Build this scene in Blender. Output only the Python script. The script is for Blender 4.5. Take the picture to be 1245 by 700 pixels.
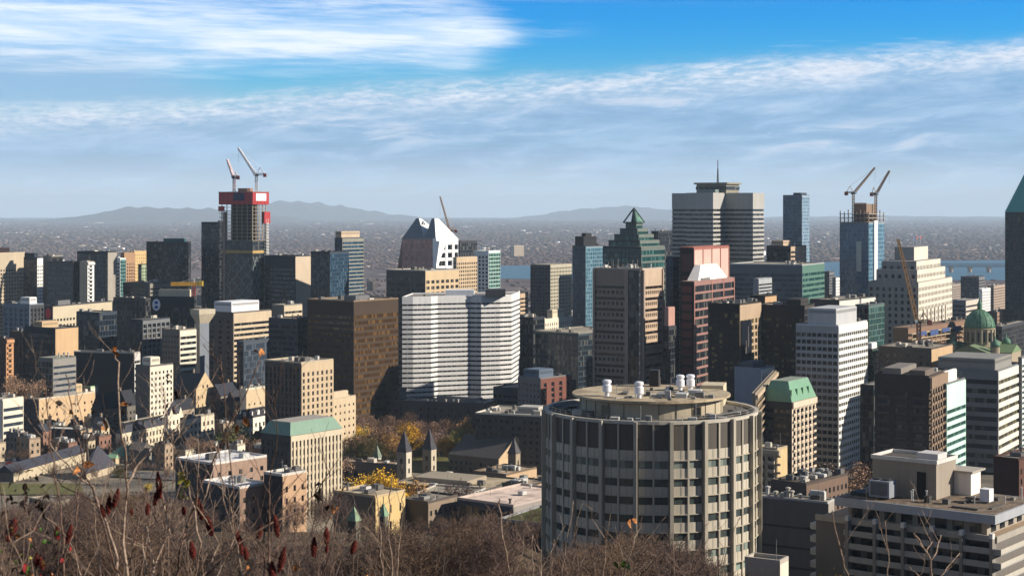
import bpy, math, random
from math import radians, sin, cos, pi, sqrt, atan2, exp
from mathutils import Vector
random.seed(7)
for o in list(bpy.data.objects):
    bpy.data.objects.remove(o)
S = bpy.context.scene
COL = S.collection

# ------------------------------------------------------------------ camera
F, YH, CZ = 2000.0, 256.0, 200.0
cd = bpy.data.cameras.new('camera')
cd.sensor_width = 36.0
cd.lens = 36.0 * F / 1245.0
cd.shift_y = -(350.0 - YH) / 1245.0
cd.clip_start, cd.clip_end = 0.2, 200000.0
cd.dof.use_dof = True
cd.dof.focus_distance = 600.0
cd.dof.aperture_fstop = 9.0
cam = bpy.data.objects.new('camera', cd)
cam.location = (0, 0, CZ)
cam.rotation_euler = (radians(90), 0, 0)
COL.objects.link(cam)
S.camera = cam

# ------------------------------------------------------------------ sun, sky
SUN_AZ, SUN_EL = radians(98.0), radians(26.0)      # clockwise from +Y
sd = Vector((sin(SUN_AZ) * cos(SUN_EL), cos(SUN_AZ) * cos(SUN_EL), sin(SUN_EL)))
ld = bpy.data.lights.new('sun', 'SUN')
ld.energy, ld.angle, ld.color = 5.0, radians(0.53), (1.0, 0.91, 0.78)
sun = bpy.data.objects.new('sun', ld)
sun.rotation_euler = (-sd).to_track_quat('-Z', 'Y').to_euler()
COL.objects.link(sun)

world = bpy.data.worlds.new('World')
S.world = world
world.use_nodes = True
wt = world.node_tree
wt.nodes.clear()

class NT:
    """small node-tree writer"""
    def __init__(self, t): self.t = t
    def n(self, kind, **kw):
        nd = self.t.nodes.new(kind)
        for k, v in kw.items(): setattr(nd, k, v)
        return nd
    def set(self, sock, v):
        if isinstance(v, bpy.types.NodeSocket): self.t.links.new(v, sock)
        else: sock.default_value = v
    def m(self, op, a, b=0.0, c=None, clamp=False):
        nd = self.n('ShaderNodeMath', operation=op, use_clamp=clamp)
        self.set(nd.inputs[0], a); self.set(nd.inputs[1], b)
        if c is not None: self.set(nd.inputs[2], c)
        return nd.outputs[0]
    def step(self, a, lo, hi):            # smoothstep lo..hi
        nd = self.n('ShaderNodeMapRange', interpolation_type='SMOOTHSTEP')
        self.set(nd.inputs['Value'], a); self.set(nd.inputs['From Min'], lo); self.set(nd.inputs['From Max'], hi)
        return nd.outputs['Result']
    def noise(self, vec, scale, detail=4, rough=0.55, dist=0.0):
        nd = self.n('ShaderNodeTexNoise')
        if vec is not None: self.set(nd.inputs['Vector'], vec)
        nd.inputs['Scale'].default_value = scale; nd.inputs['Detail'].default_value = detail
        nd.inputs['Roughness'].default_value = rough; nd.inputs['Distortion'].default_value = dist
        return nd.outputs['Fac']
    def mix(self, fac, a, b, blend='MIX'):
        nd = self.n('ShaderNodeMix', data_type='RGBA', blend_type=blend)
        self.set(nd.inputs[0], fac); self.set(nd.inputs[6], a); self.set(nd.inputs[7], b)
        return nd.outputs[2]
    def xyz(self, x, y, z):
        nd = self.n('ShaderNodeCombineXYZ')
        self.set(nd.inputs[0], x); self.set(nd.inputs[1], y); self.set(nd.inputs[2], z)
        return nd.outputs[0]

def lin(c, a=True):
    r = []
    for v in c:
        v = v / 255.0
        r.append(v / 12.92 if v <= 0.04045 else ((v + 0.055) / 1.055) ** 2.4)
    return tuple(r) + ((1.0,) if a else ())

SKY_STRENGTH = 0.075
def build_sky():
    w = NT(wt)
    tc = w.n('ShaderNodeTexCoord')
    sp = w.n('ShaderNodeSeparateXYZ'); w.set(sp.inputs[0], tc.outputs['Generated'])
    X, Y, Z = sp.outputs
    sky = w.n('ShaderNodeTexSky', sky_type='NISHITA')
    sky.sun_disc = False
    sky.sun_elevation, sky.sun_rotation = SUN_EL, SUN_AZ
    sky.air_density, sky.dust_density, sky.ozone_density, sky.altitude = 1.0, 0.15, 2.5, 200
    az = w.m('MULTIPLY', w.m('ARCTAN2', X, Y), 1.0)                      # bearing, radians
    el = w.m('ARCSINE', Z)                                              # elevation, radians
    # clear air: deepen the blue away from the horizon
    hs = w.n('ShaderNodeHueSaturation')
    w.set(hs.inputs['Saturation'], w.m('MULTIPLY_ADD', w.step(el, 0.02, 0.13), 0.75, 1.0))
    w.set(hs.inputs['Hue'], 0.492)
    w.set(hs.inputs['Color'], sky.outputs[0])
    tint = w.mix(w.step(el, 0.01, 0.125), (1.0, 1.0, 1.0, 1), (0.02, 0.80, 1.42, 1))
    tint = w.mix(w.step(el, 0.16, 0.4), tint, (0.38, 0.44, 0.55, 1))  # dome above the view dimmed for less fill light
    clear = w.mix(1.0, hs.outputs[0], tint, 'MULTIPLY')
    # cloud noise on (bearing, elevation)
    wv = w.noise(w.xyz(w.m('MULTIPLY', az, 6.0), w.m('MULTIPLY', el, 30.0), 2.0), 1.0, 3)
    el2 = w.m('ADD', el, w.m('MULTIPLY', w.m('SUBTRACT', wv, 0.5), 0.010))
    streak = w.noise(w.xyz(w.m('MULTIPLY_ADD', el, 14.0, w.m('MULTIPLY', az, 8.0)), w.m('MULTIPLY', el, 80.0), 0.3), 1.0, 7, 0.58, 0.5)
    fine = w.noise(w.xyz(w.m('MULTIPLY_ADD', el, -40.0, w.m('MULTIPLY', az, 95.0)), w.m('MULTIPLY', el, 420.0), 4.0), 1.0, 7, 0.66, 0.35)
    soft = w.noise(w.xyz(w.m('MULTIPLY', az, 7.0), w.m('MULTIPLY', el, 45.0), 7.0), 1.0, 4, 0.5)
    midn = w.noise(w.xyz(w.m('MULTIPLY_ADD', el, -25.0, w.m('MULTIPLY', az, 19.0)), w.m('MULTIPLY', el, 85.0), 9.0), 1.0, 7, 0.62, 0.5)
    fine0 = fine
    fine = w.m('ADD', w.m('MULTIPLY', fine, 0.45), w.m('MULTIPLY', midn, 0.55))
    # lower deck: its upper edge climbs from left to right
    edge = w.m('MULTIPLY_ADD', az, 0.0645, 0.0836)
    edge = w.m('ADD', edge, w.m('MULTIPLY', w.m('SUBTRACT', soft, 0.5), 0.012))
    dk = w.m('SUBTRACT', edge, el2)                                     # > 0 inside the deck
    deck = w.step(w.m('ADD', dk, w.m('MULTIPLY', w.m('SUBTRACT', fine, 0.5), 0.022)), -0.004, 0.014)
    deck = w.m('MULTIPLY', deck, w.m('MULTIPLY_ADD', midn, 0.7, 0.58), clamp=True)
    left = w.m('MULTIPLY', w.step(w.m('ADD', az, w.m('MULTIPLY', soft, 0.1)), -0.09, -0.19), w.step(el, 0.105, 0.09))
    deck = w.m('MAXIMUM', deck, w.m('MULTIPLY', left, w.m('MULTIPLY_ADD', streak, 0.5, 0.55)), clamp=True)
    rim = w.m('MULTIPLY', w.step(dk, -0.002, 0.006), w.m('SUBTRACT', 1.0, w.step(dk, 0.01, 0.045)))
    low = w.step(el, 0.042, 0.004)
    deckc = w.mix(w.m('MULTIPLY', rim, w.m('MULTIPLY_ADD', w.step(w.m('ADD', w.m('MULTIPLY', fine0, .6), w.m('MULTIPLY', midn, .4)), 0.36, 0.66), 0.85, 0.1)), (2.9, 4.75, 7.1, 1), (8.2, 8.6, 9.4, 1))
    body = w.mix(w.step(w.m('ADD', w.m('MULTIPLY', midn, 0.65), w.m('MULTIPLY', streak, 0.35)), 0.36, 0.64), (1.8, 3.5, 6.1, 1), (3.7, 5.6, 7.9, 1))
    deckc = w.mix(w.m('MULTIPLY', w.step(dk, 0.012, 0.03), 0.85), deckc, body)
    puffs = w.m('MULTIPLY', w.step(midn, 0.5, 0.68), w.step(soft, 0.42, 0.62))
    deckc = w.mix(w.m('MULTIPLY', puffs, 0.55), deckc, (7.0, 7.4, 8.2, 1))
    deckc = w.mix(w.m('MULTIPLY', low, 0.9), deckc, (5.7, 7.2, 8.5, 1))
    # upper bank of cirrus: thick on the left, a blunt tip towards the middle
    mid = w.m('MULTIPLY_ADD', az, -0.006, 0.106)
    half = w.m('MULTIPLY', w.step(az, 0.026, -0.035), 0.021)
    half = w.m('ADD', half, w.m('MULTIPLY', w.m('SUBTRACT', soft, 0.5), 0.008))
    d = w.m('SUBTRACT', half, w.m('ABSOLUTE', w.m('SUBTRACT', el2, mid)))
    fib = w.noise(w.xyz(w.m('MULTIPLY_ADD', el, 60.0, w.m('MULTIPLY', az, 26.0)), w.m('MULTIPLY', el, 300.0), 3.0), 1.0, 6, 0.65, 0.6)
    d = w.m('ADD', d, w.m('MULTIPLY', w.m('SUBTRACT', fib, 0.5), 0.014))
    ban = w.step(w.m('ADD', d, w.m('MULTIPLY', w.m('SUBTRACT', streak, 0.5), 0.022)), -0.008, 0.017)
    ban = w.m('MULTIPLY', ban, w.m('MULTIPLY_ADD', streak, 0.6, 0.66), clamp=True)
    # high thin streaks overhead on the left, small flecks on the right
    hi = w.m('MULTIPLY', w.step(el2, 0.119, 0.128), w.step(streak, 0.45, 0.62))
    hi = w.m('MULTIPLY', hi, w.m('MULTIPLY_ADD', w.step(az, 0.06, -0.2), 0.75, 0.05))
    fl = w.m('MULTIPLY', w.step(streak, 0.60, 0.68), w.step(az, 0.13, 0.17))
    fl = w.m('MULTIPLY', fl, w.m('MULTIPLY', w.step(el, 0.096, 0.104), w.step(el, 0.128, 0.118)))
    ban = w.m('MULTIPLY', ban, w.step(az, 0.06, 0.02))
    ban = w.m('MAXIMUM', w.m('MAXIMUM', ban, hi), w.m('MULTIPLY', fl, 0.85))
    banc = w.mix(w.step(w.m('ADD', w.m('MULTIPLY', streak, 0.6), w.m('MULTIPLY', fib, 0.4)), 0.36, 0.62), (5.0, 7.0, 9.4, 1), (8.2, 9.0, 10.0, 1))
    col = w.mix(deck, clear, deckc)
    col = w.mix(ban, col, banc)
    fwd = w.m('MULTIPLY_ADD', w.step(w.m('COSINE', az), -0.6, 0.5), 0.3, 0.7)      # sky behind the camera dimmed to cut fill light on the walls
    col = w.mix(1.0, col, w.xyz(fwd, fwd, fwd), 'MULTIPLY')
    bg = w.n('ShaderNodeBackground')
    w.set(bg.inputs[0], col); bg.inputs[1].default_value = SKY_STRENGTH
    out = w.n('ShaderNodeOutputWorld')
    wt.links.new(bg.outputs[0], out.inputs[0])
build_sky()

vs = S.view_settings
vs.view_transform, vs.look, vs.exposure, vs.gamma, vs.use_curve_mapping = 'Standard', 'None', 0.57, 1.0, False
S.render.engine = 'CYCLES'
cy = S.cycles
cy.use_denoising = True
cy.max_bounces, cy.diffuse_bounces, cy.glossy_bounces, cy.transmission_bounces, cy.volume_bounces = 6, 2, 2, 2, 1
cy.caustics_reflective = cy.caustics_refractive = False

# ------------------------------------------------------------------ ground heights
GP = [(-3000, 199), (0, 198.2), (5, 197.2), (15, 193.5), (40, 184), (100, 165), (200, 142), (300, 124), (400, 104), (500, 86), (600, 72),
      (700, 62), (800, 58), (900, 57), (1000, 54), (1150, 44), (1300, 37), (1700, 28), (2200, 20), (3000, 12), (4000, 7), (4700, 3), (90000, 3)]
def sst(x, a, b):
    t = min(1, max(0, (x - a) / (b - a))); return t * t * (3 - 2 * t)
def ground(x, y):
    for (a, ga), (b, gb) in zip(GP, GP[1:]):
        if y <= b:
            g = ga + (gb - ga) * max(0, (y - a)) / (b - a); break
    else: g = 3
    u = x / max(y, 1)
    e = -.16 * sst(y, 480, 620)
    return g + (14 - 4 * sst(y, 500, 700)) * (1 - sst(u, e, e + .06)) * sst(y, 120, 260) * (1 - sst(y, 920, 1250))
def U(px): return (px - 622.5) / F
def at(px, py, D): return Vector((U(px) * D, D, CZ + (YH - py) / F * D))
def zrow(py, D): return CZ + (YH - py) / F * D

# ------------------------------------------------------------------ materials
MC = {}
def newmat(name):
    m = bpy.data.materials.new(name); m.use_nodes = True
    t = m.node_tree
    b = t.nodes['Principled BSDF']
    return m, NT(t), b
def wall(c, rough=0.85, var=0.18, streak=0.2, spec=0.3):
    g_ = sum(c) / 3.0                                   # toned down: a little greyer, and darker unless near white
    s_ = 1.0 if min(c) > 200 else (.94 if min(c) > 180 else .88)
    c = [(v * .78 + g_ * .22) * s_ for v in c]
    k = ('w', tuple(c), rough, var)
    if k in MC: return MC[k]
    m, w, b = newmat('wall_finish')
    tc = w.n('ShaderNodeTexCoord'); oi = w.n('ShaderNodeObjectInfo')
    mp = w.n('ShaderNodeVectorMath', operation='ADD')
    w.set(mp.inputs[0], tc.outputs['Object']); w.set(mp.inputs[1], w.xyz(w.m('MULTIPLY', oi.outputs['Random'], 91.0), 3.0, 0.0))
    v = mp.outputs[0]
    n1 = w.noise(v, 0.09, 5, 0.6)
    sc = w.n('ShaderNodeVectorMath', operation='MULTIPLY'); w.set(sc.inputs[0], v); sc.inputs[1].default_value = (1.0, 1.0, 0.06)
    n2 = w.noise(sc.outputs[0], 0.7, 4, 0.6)
    n3 = w.noise(v, 1.7, 3, 0.6)
    f = w.m('ADD', w.m('MULTIPLY_ADD', n1, 2 * var, 1.0 - var), w.m('MULTIPLY_ADD', n2, 2 * streak, -streak))
    f = w.m('ADD', f, w.m('MULTIPLY_ADD', n3, 0.16, -0.08))
    col = w.mix(1.0, lin(c), w.xyz(f, f, f), 'MULTIPLY')
    w.set(b.inputs['Base Color'], col)
    b.inputs['Roughness'].default_value = rough
    b.inputs['Specular IOR Level'].default_value = spec
    MC[k] = m
    return m
def glass(c, blind_glint=(150, 140, 120), share=0.24, rough=0.12, cell=(1.6, 1.6, 4.0), spec=0.32, jit=0.03, metal=0.0):
    k = ('g', tuple(c), tuple(blind_glint), share, rough, spec, metal)
    if k in MC: return MC[k]
    m, w, b = newmat('window_glass')
    tc = w.n('ShaderNodeTexCoord'); oi = w.n('ShaderNodeObjectInfo')
    dv = w.n('ShaderNodeVectorMath', operation='DIVIDE'); w.set(dv.inputs[0], tc.outputs['Object']); dv.inputs[1].default_value = cell
    a0 = w.n('ShaderNodeVectorMath', operation='ADD'); w.set(a0.inputs[0], dv.outputs[0]); a0.inputs[1].default_value = (0.37, 0.37, 0.13)
    fl = w.n('ShaderNodeVectorMath', operation='FLOOR'); w.set(fl.inputs[0], a0.outputs[0])
    ad = w.n('ShaderNodeVectorMath', operation='ADD'); w.set(ad.inputs[0], fl.outputs[0]); w.set(ad.inputs[1], oi.outputs['Location'])
    wn = w.n('ShaderNodeTexWhiteNoise', noise_dimensions='3D'); w.set(wn.inputs['Vector'], ad.outputs[0])
    val = wn.outputs['Value']
    base = w.mix(w.m('MULTIPLY', val, 0.9), lin([x * 0.8 for x in c]), lin([min(255, x * 1.12) for x in c]))
    base = w.mix(w.step(val, 1.0 - share, 1.0 - share * 0.6), base, lin([(p + q) / 2 for p, q in zip(blind_glint, c)]))
    w.set(b.inputs['Base Color'], base)
    b.inputs['Roughness'].default_value = rough
    b.inputs['Metallic'].default_value = metal
    b.inputs['Specular IOR Level'].default_value = spec
    gm = w.n('ShaderNodeNewGeometry')
    j = w.n('ShaderNodeVectorMath', operation='MULTIPLY_ADD'); w.set(j.inputs[0], wn.outputs['Color'])
    j.inputs[1].default_value = (jit, jit, jit); j.inputs[2].default_value = (-jit / 2, -jit / 2, -jit / 2)
    s2 = w.n('ShaderNodeVectorMath', operation='ADD'); w.set(s2.inputs[0], gm.outputs['Normal']); w.set(s2.inputs[1], j.outputs[0])
    nn = w.n('ShaderNodeVectorMath', operation='NORMALIZE'); w.set(nn.inputs[0], s2.outputs[0])
    w.set(b.inputs['Normal'], nn.outputs[0])
    MC[k] = m
    return m
def flat(c, rough=0.6, metal=0.0, spec=0.4, name='paint'):
    k = ('f', tuple(c), rough, metal)
    if k in MC: return MC[k]
    m, w, b = newmat(name)
    tc = w.n('ShaderNodeTexCoord')
    n1 = w.noise(tc.outputs['Object'], 1.3, 4, 0.6)
    f = w.m('MULTIPLY_ADD', n1, 0.3, 0.85)
    w.set(b.inputs['Base Color'], w.mix(1.0, lin(c), w.xyz(f, f, f), 'MULTIPLY'))
    b.inputs['Roughness'].default_value = rough; b.inputs['Metallic'].default_value = metal
    b.inputs['Specular IOR Level'].default_value = spec
    MC[k] = m
    return m
def twocol(c1, c2, scale, rough=0.9, detail=5, c3=None, lo=0.4, hi=0.6, name='ground_cover', dist=0.0, world_pos=False):
    k = ('t', tuple(c1), tuple(c2), scale, tuple(c3 or ()))
    if k in MC: return MC[k]
    m, w, b = newmat(name)
    tc = w.n('ShaderNodeTexCoord')
    v = w.n('ShaderNodeNewGeometry').outputs['Position'] if world_pos else tc.outputs['Object']
    col = w.mix(w.step(w.noise(v, scale, detail, 0.6, dist), lo, hi), lin(c1), lin(c2))
    if c3: col = w.mix(w.step(w.noise(v, scale * 3.1, detail, 0.6), 0.55, 0.68), col, lin(c3))
    w.set(b.inputs['Base Color'], col)
    b.inputs['Roughness'].default_value = rough
    b.inputs['Specular IOR Level'].default_value = 0.2
    MC[k] = m
    return m

# ------------------------------------------------------------------ mesh helpers
class MB:
    def __init__(self): self.v, self.f = [], []
    def box(self, x0, x1, y0, y1, z0, z1):
        n = len(self.v)
        self.v += [(x0, y0, z0), (x1, y0, z0), (x1, y1, z0), (x0, y1, z0), (x0, y0, z1), (x1, y0, z1), (x1, y1, z1), (x0, y1, z1)]
        self.f += [(n, n + 3, n + 2, n + 1), (n + 4, n + 5, n + 6, n + 7), (n, n + 1, n + 5, n + 4), (n + 1, n + 2, n + 6, n + 5), (n + 2, n + 3, n + 7, n + 6), (n + 3, n, n + 4, n + 7)]
        return self
    def prism(self, pts, z0, z1):
        n, k = len(self.v), len(pts)
        self.v += [(p[0], p[1], z0) for p in pts] + [(p[0], p[1], z1) for p in pts]
        self.f += [tuple(n + i for i in reversed(range(k))), tuple(n + k + i for i in range(k))]
        self.f += [(n + i, n + (i + 1) % k, n + k + (i + 1) % k, n + k + i) for i in range(k)]
        return self
    def frustum(self, p0, z0, p1, z1):
        n, k = len(self.v), len(p0)
        self.v += [(p[0], p[1], z0) for p in p0] + [(p[0], p[1], z1) for p in p1]
        self.f += [tuple(n + i for i in reversed(range(k))), tuple(n + k + i for i in range(k))]
        self.f += [(n + i, n + (i + 1) % k, n + k + (i + 1) % k, n + k + i) for i in range(k)]
        return self
    def bar(self, a, b, r, r2=None, n=4, cap=True):
        a, b = Vector(a), Vector(b); d = b - a
        if d.length < 1e-6: return self
        r2 = r if r2 is None else r2
        d.normalize()
        s = d.cross(Vector((0, 0, 1)) if abs(d.z) < 0.9 else Vector((1, 0, 0))).normalized(); t = d.cross(s)
        k = len(self.v)
        for c, q in ((a, r), (b, r2)):
            for i in range(n):
                g = 2 * pi * (i + 0.5) / n
                p = c + (s * cos(g) + t * sin(g)) * q
                self.v.append((p.x, p.y, p.z))
        self.f += [(k + i, k + (i + 1) % n, k + n + (i + 1) % n, k + n + i) for i in range(n)]
        if cap: self.f += [tuple(k + i for i in reversed(range(n))), tuple(k + n + i for i in range(n))]
        return self
    def lathe(self, cx, cy, prof, n=24, cap=True):
        k = len(self.v)
        for r, z in prof:
            for i in range(n):
                g = 2 * pi * i / n
                self.v.append((cx + r * cos(g), cy + r * sin(g), z))
        for j in range(len(prof) - 1):
            for i in range(n):
                self.f.append((k + j * n + i, k + j * n + (i + 1) % n, k + (j + 1) * n + (i + 1) % n, k + (j + 1) * n + i))
        if cap:
            self.f += [tuple(k + i for i in reversed(range(n))), tuple(k + (len(prof) - 1) * n + i for i in range(n))]
        return self
    def tube(self, pts, r0, r1, n=5):
        k0 = len(self.v); m = len(pts)
        P = [Vector(p) for p in pts]
        for j, p in enumerate(P):
            d = (P[min(j + 1, m - 1)] - P[max(j - 1, 0)]).normalized()
            s = d.cross(Vector((0.3, 1, 0.1))).normalized(); t = d.cross(s)
            r = r0 + (r1 - r0) * j / max(1, m - 1)
            for i in range(n):
                g = 2 * pi * i / n; q = p + (s * cos(g) + t * sin(g)) * r
                self.v.append((q.x, q.y, q.z))
        for j in range(m - 1):
            for i in range(n):
                self.f.append((k0 + j * n + i, k0 + j * n + (i + 1) % n, k0 + (j + 1) * n + (i + 1) % n, k0 + (j + 1) * n + i))
        self.f += [tuple(k0 + i for i in reversed(range(n))), tuple(k0 + (m - 1) * n + i for i in range(n))]
        return self
    def quad(self, a, b, c, d):
        n = len(self.v); self.v += [tuple(a), tuple(b), tuple(c), tuple(d)]; self.f.append((n, n + 1, n + 2, n + 3)); return self
    def mesh(self, name, mat, smooth=False):
        me = bpy.data.meshes.new(name)
        me.from_pydata(self.v, [], self.f)
        if mat: me.materials.append(mat)
        if smooth: me.polygons.foreach_set('use_smooth', [True] * len(me.polygons))
        me.update()
        return me
    def build(self, name, mat, parent=None, smooth=False, loc=None):
        return link(name, self.mesh(name, mat, smooth), parent, loc)
def link(name, me, parent=None, loc=None):
    o = bpy.data.objects.new(name, me)
    if parent is not None: o.parent = parent
    if loc is not None: o.location = loc
    COL.objects.link(o)
    return o
def tag(o, label=None, cat=None, group=None, kind=None):
    for k, v in (('label', label), ('category', cat), ('group', group), ('kind', kind)):
        if v: o[k] = v
    return o
def empty(name, loc, rz=0.0, label=None, cat=None, group=None):
    o = bpy.data.objects.new(name, None)
    o.location = loc; o.rotation_euler = (0, 0, rz); o.empty_display_size = 1
    COL.objects.link(o)
    return tag(o, label, cat, group)
KIDS = {}
def copy_tree(o, kids, parent=None):
    c = o.copy(); COL.objects.link(c)
    if parent is not None: c.parent = parent
    for ch in kids.get(o.name, ()): copy_tree(ch, kids, c)
    return c
def kidmap():
    k = {}
    for o in S.objects:
        if o.parent: k.setdefault(o.parent.name, []).append(o)
    return k
# ------------------------------------------------------------------ facades
def RB(w, g, fh=3.6, wr=0.45, p=0.35, top=2.0, mw=0.0): return dict(t='ribbon', w=w, g=g, fh=fh, wr=wr, p=p, top=top, mw=mw)
def GR(w, g, fh=3.5, bw=3.2, wr=0.5, hr=0.55, p=0.3, top=2.0): return dict(t='grid', w=w, g=g, fh=fh, bw=bw, wr=wr, hr=hr, p=p, top=top)
def CU(w, g, fh=3.7, mw=3.0, lw=0.3, sp=0.6, p=0.15, top=1.0): return dict(t='curtain', w=tuple(v + 16 for v in w), g=g, fh=fh, mw=mw, lw=lw, sp=sp, p=p, top=top)
def VE(w, g, fh=3.6, bw=2.4, wr=0.5, p=0.5, top=2.5, sp=None): return dict(t='vert', w=w, g=g, fh=fh, bw=bw, wr=wr, p=p, top=top, sp=sp)
def BL(w, top=0): return dict(t='blank', w=w, p=0.12, top=0)
def BA(w, g, fh=2.9, bw=6.0, p=1.3, top=2.0, par=None, br=0.7): return dict(t='balcony', w=w, g=g, fh=fh, bw=bw, p=p, top=top, par=par or w, br=br)

class Face:
    """L: the plane x=0 looking to -x, R: the plane y=0 looking to -y; s runs from the near corner."""
    def __init__(self, k, w): self.k, self.w = k, w
    def box(self, mb, s0, s1, d0, d1, z0, z1):
        if self.k == 'L': mb.box(-d1, -d0, s0, s1, z0, z1)
        else: mb.box(s0, s1, -d1, -d0, z0, z1)
    def loc(self, s, z): return (0, s, z) if self.k == 'L' else (s, 0, z)

def facade(root, face, H, st, budget):
    """Builds one facade: a relief mesh and its windows, each window (or each storey's ribbon) a part."""
    t, wd, p = st['t'], face.w, st['p']
    if wd < 1.0: return
    c = -p + 0.003 if face.k == 'L' else 0.0
    rel = MB()
    if t == 'blank':
        face.box(rel, c, wd, 0.0, p, 0, H - 0.01)
        rel.build('facade', wall(st['w']), root); return
    fh, top = st['fh'], st['top']
    nf = max(1, int((H - top) / fh))
    zt = H - top
    if top > 0.05: face.box(rel, c, wd, 0.0, p, zt, H - 0.01)
    zs = [zt - (k + 1) * fh for k in range(nf)]
    if zs[-1] > 0.1: face.box(rel, c, wd, 0.0, p, 0, zs[-1])
    G = st['g']
    if t in ('ribbon', 'curtain', 'balcony'):
        wh = fh * st['wr'] if t == 'ribbon' else (fh - st['sp'] if t == 'curtain' else fh * 0.72)
        mb = MB(); face.box(mb, 0.12, wd - 0.12, 0.0, 0.06, 0, wh)
        me = mb.mesh('window_band', G)
        for z in zs:
            link('window_band', me, root, (0, 0, z))
            face.box(rel, c, wd, 0.0, p if t != 'balcony' else 0.2, z + wh, z + fh)
        if t == 'ribbon':
            face.box(rel, c, 0.35, 0.0, p - 0.01, zs[-1], zt); face.box(rel, wd - 0.35, wd, 0.0, p - 0.01, zs[-1], zt)
            if st['mw']:
                n = max(2, int(wd / st['mw']))
                for i in range(1, n): face.box(rel, i * wd / n - 0.09, i * wd / n + 0.09, 0.06, p * 0.6, zs[-1], zt)
        if t == 'curtain':
            n = max(1, round(wd / st['mw']))
            for i in range(n + 1):
                s = min(max(i * wd / n - st['lw'] / 2, 0), wd - st['lw'])
                face.box(rel, s, s + st['lw'], 0.0, p + 0.05, zs[-1], zt)
        if t == 'balcony':
            n = max(1, round(wd / st['bw'])); b = wd / n
            mb = MB()
            a0, a1 = b * (1 - st['br']) / 2, b * (1 + st['br']) / 2
            face.box(mb, a0, a1, 0.2, p, 0, 0.22)
            face.box(mb, a0, a1, p - 0.12, p, 0.22, 1.15)
            face.box(mb, a0, a0 + 0.1, 0.2, p - 0.12, 0.22, 1.15); face.box(mb, a1 - 0.1, a1, 0.2, p - 0.12, 0.22, 1.15)
            me = mb.mesh('balcony', wall(st['par']))
            for i in range(n + 1):
                s = min(max(i * b - b * (1 - st['br']) / 2, 0), wd - b * (1 - st['br']))
                face.box(rel, s, s + b * (1 - st['br']), 0.2, 0.45, zs[-1], zt)
            left = 100
            for z in zs:
                for i in range(n):
                    if left > 0:
                        l = face.loc(i * b, z - 0.2); link('balcony', me, root, l); left -= 1
    elif t == 'grid':
        n = max(1, round(wd / st['bw'])); b = wd / n
        ww, wh = b * st['wr'], fh * st['hr']
        z0 = fh * (1 - st['hr']) * 0.45
        pw = b - ww
        for i in range(n + 1):
            s0, s1 = max(c if i == 0 else 0, i * b - pw / 2), min(wd, i * b + pw / 2)
            face.box(rel, s0, s1, 0.0, p, zs[-1], zt)
        for z in zs:
            for i in range(n):
                face.box(rel, i * b + pw / 2, (i + 1) * b - pw / 2, 0.0, p - 0.02, z, z + z0)
                face.box(rel, i * b + pw / 2, (i + 1) * b - pw / 2, 0.0, p - 0.02, z + z0 + wh, z + fh)
        one = MB(); face.box(one, 0.0, ww, 0.0, 0.06, 0, wh)
        me = one.mesh('window', G)
        rest = MB()
        for z in zs:
            for i in range(n):
                s = i * b + pw / 2
                if budget[0] > 0:
                    link('window', me, root, face.loc(s, z + z0)); budget[0] -= 1
                else: face.box(rest, s, s + ww, 0.0, 0.06, z + z0, z + z0 + wh)
        if rest.v: budget[1].append((rest, G))
    elif t == 'vert':
        n = max(1, round(wd / st['bw'])); b = wd / n
        ww = b * st['wr']; pw = b - ww
        for i in range(n + 1):
            s0, s1 = max(c if i == 0 else 0, i * b - pw / 2), min(wd, i * b + pw / 2)
            face.box(rel, s0, s1, 0.0, p, zs[-1], zt)
        mb = MB(); face.box(mb, 0.0, ww, 0.0, 0.06, zs[-1], zt)
        me = mb.mesh('window_strip', G)
        for i in range(n): link('window_strip', me, root, face.loc(i * b + pw / 2, 0))
        spm = MB()
        for z in zs: face.box(spm, 0.05, wd - 0.05, 0.06, min(0.16, p - 0.05), z, z + fh * 0.32)
        spm.build('spandrel', wall(st['sp'] or st['w']), root)
    rel.build('facade', wall(st['w']), root)

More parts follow.
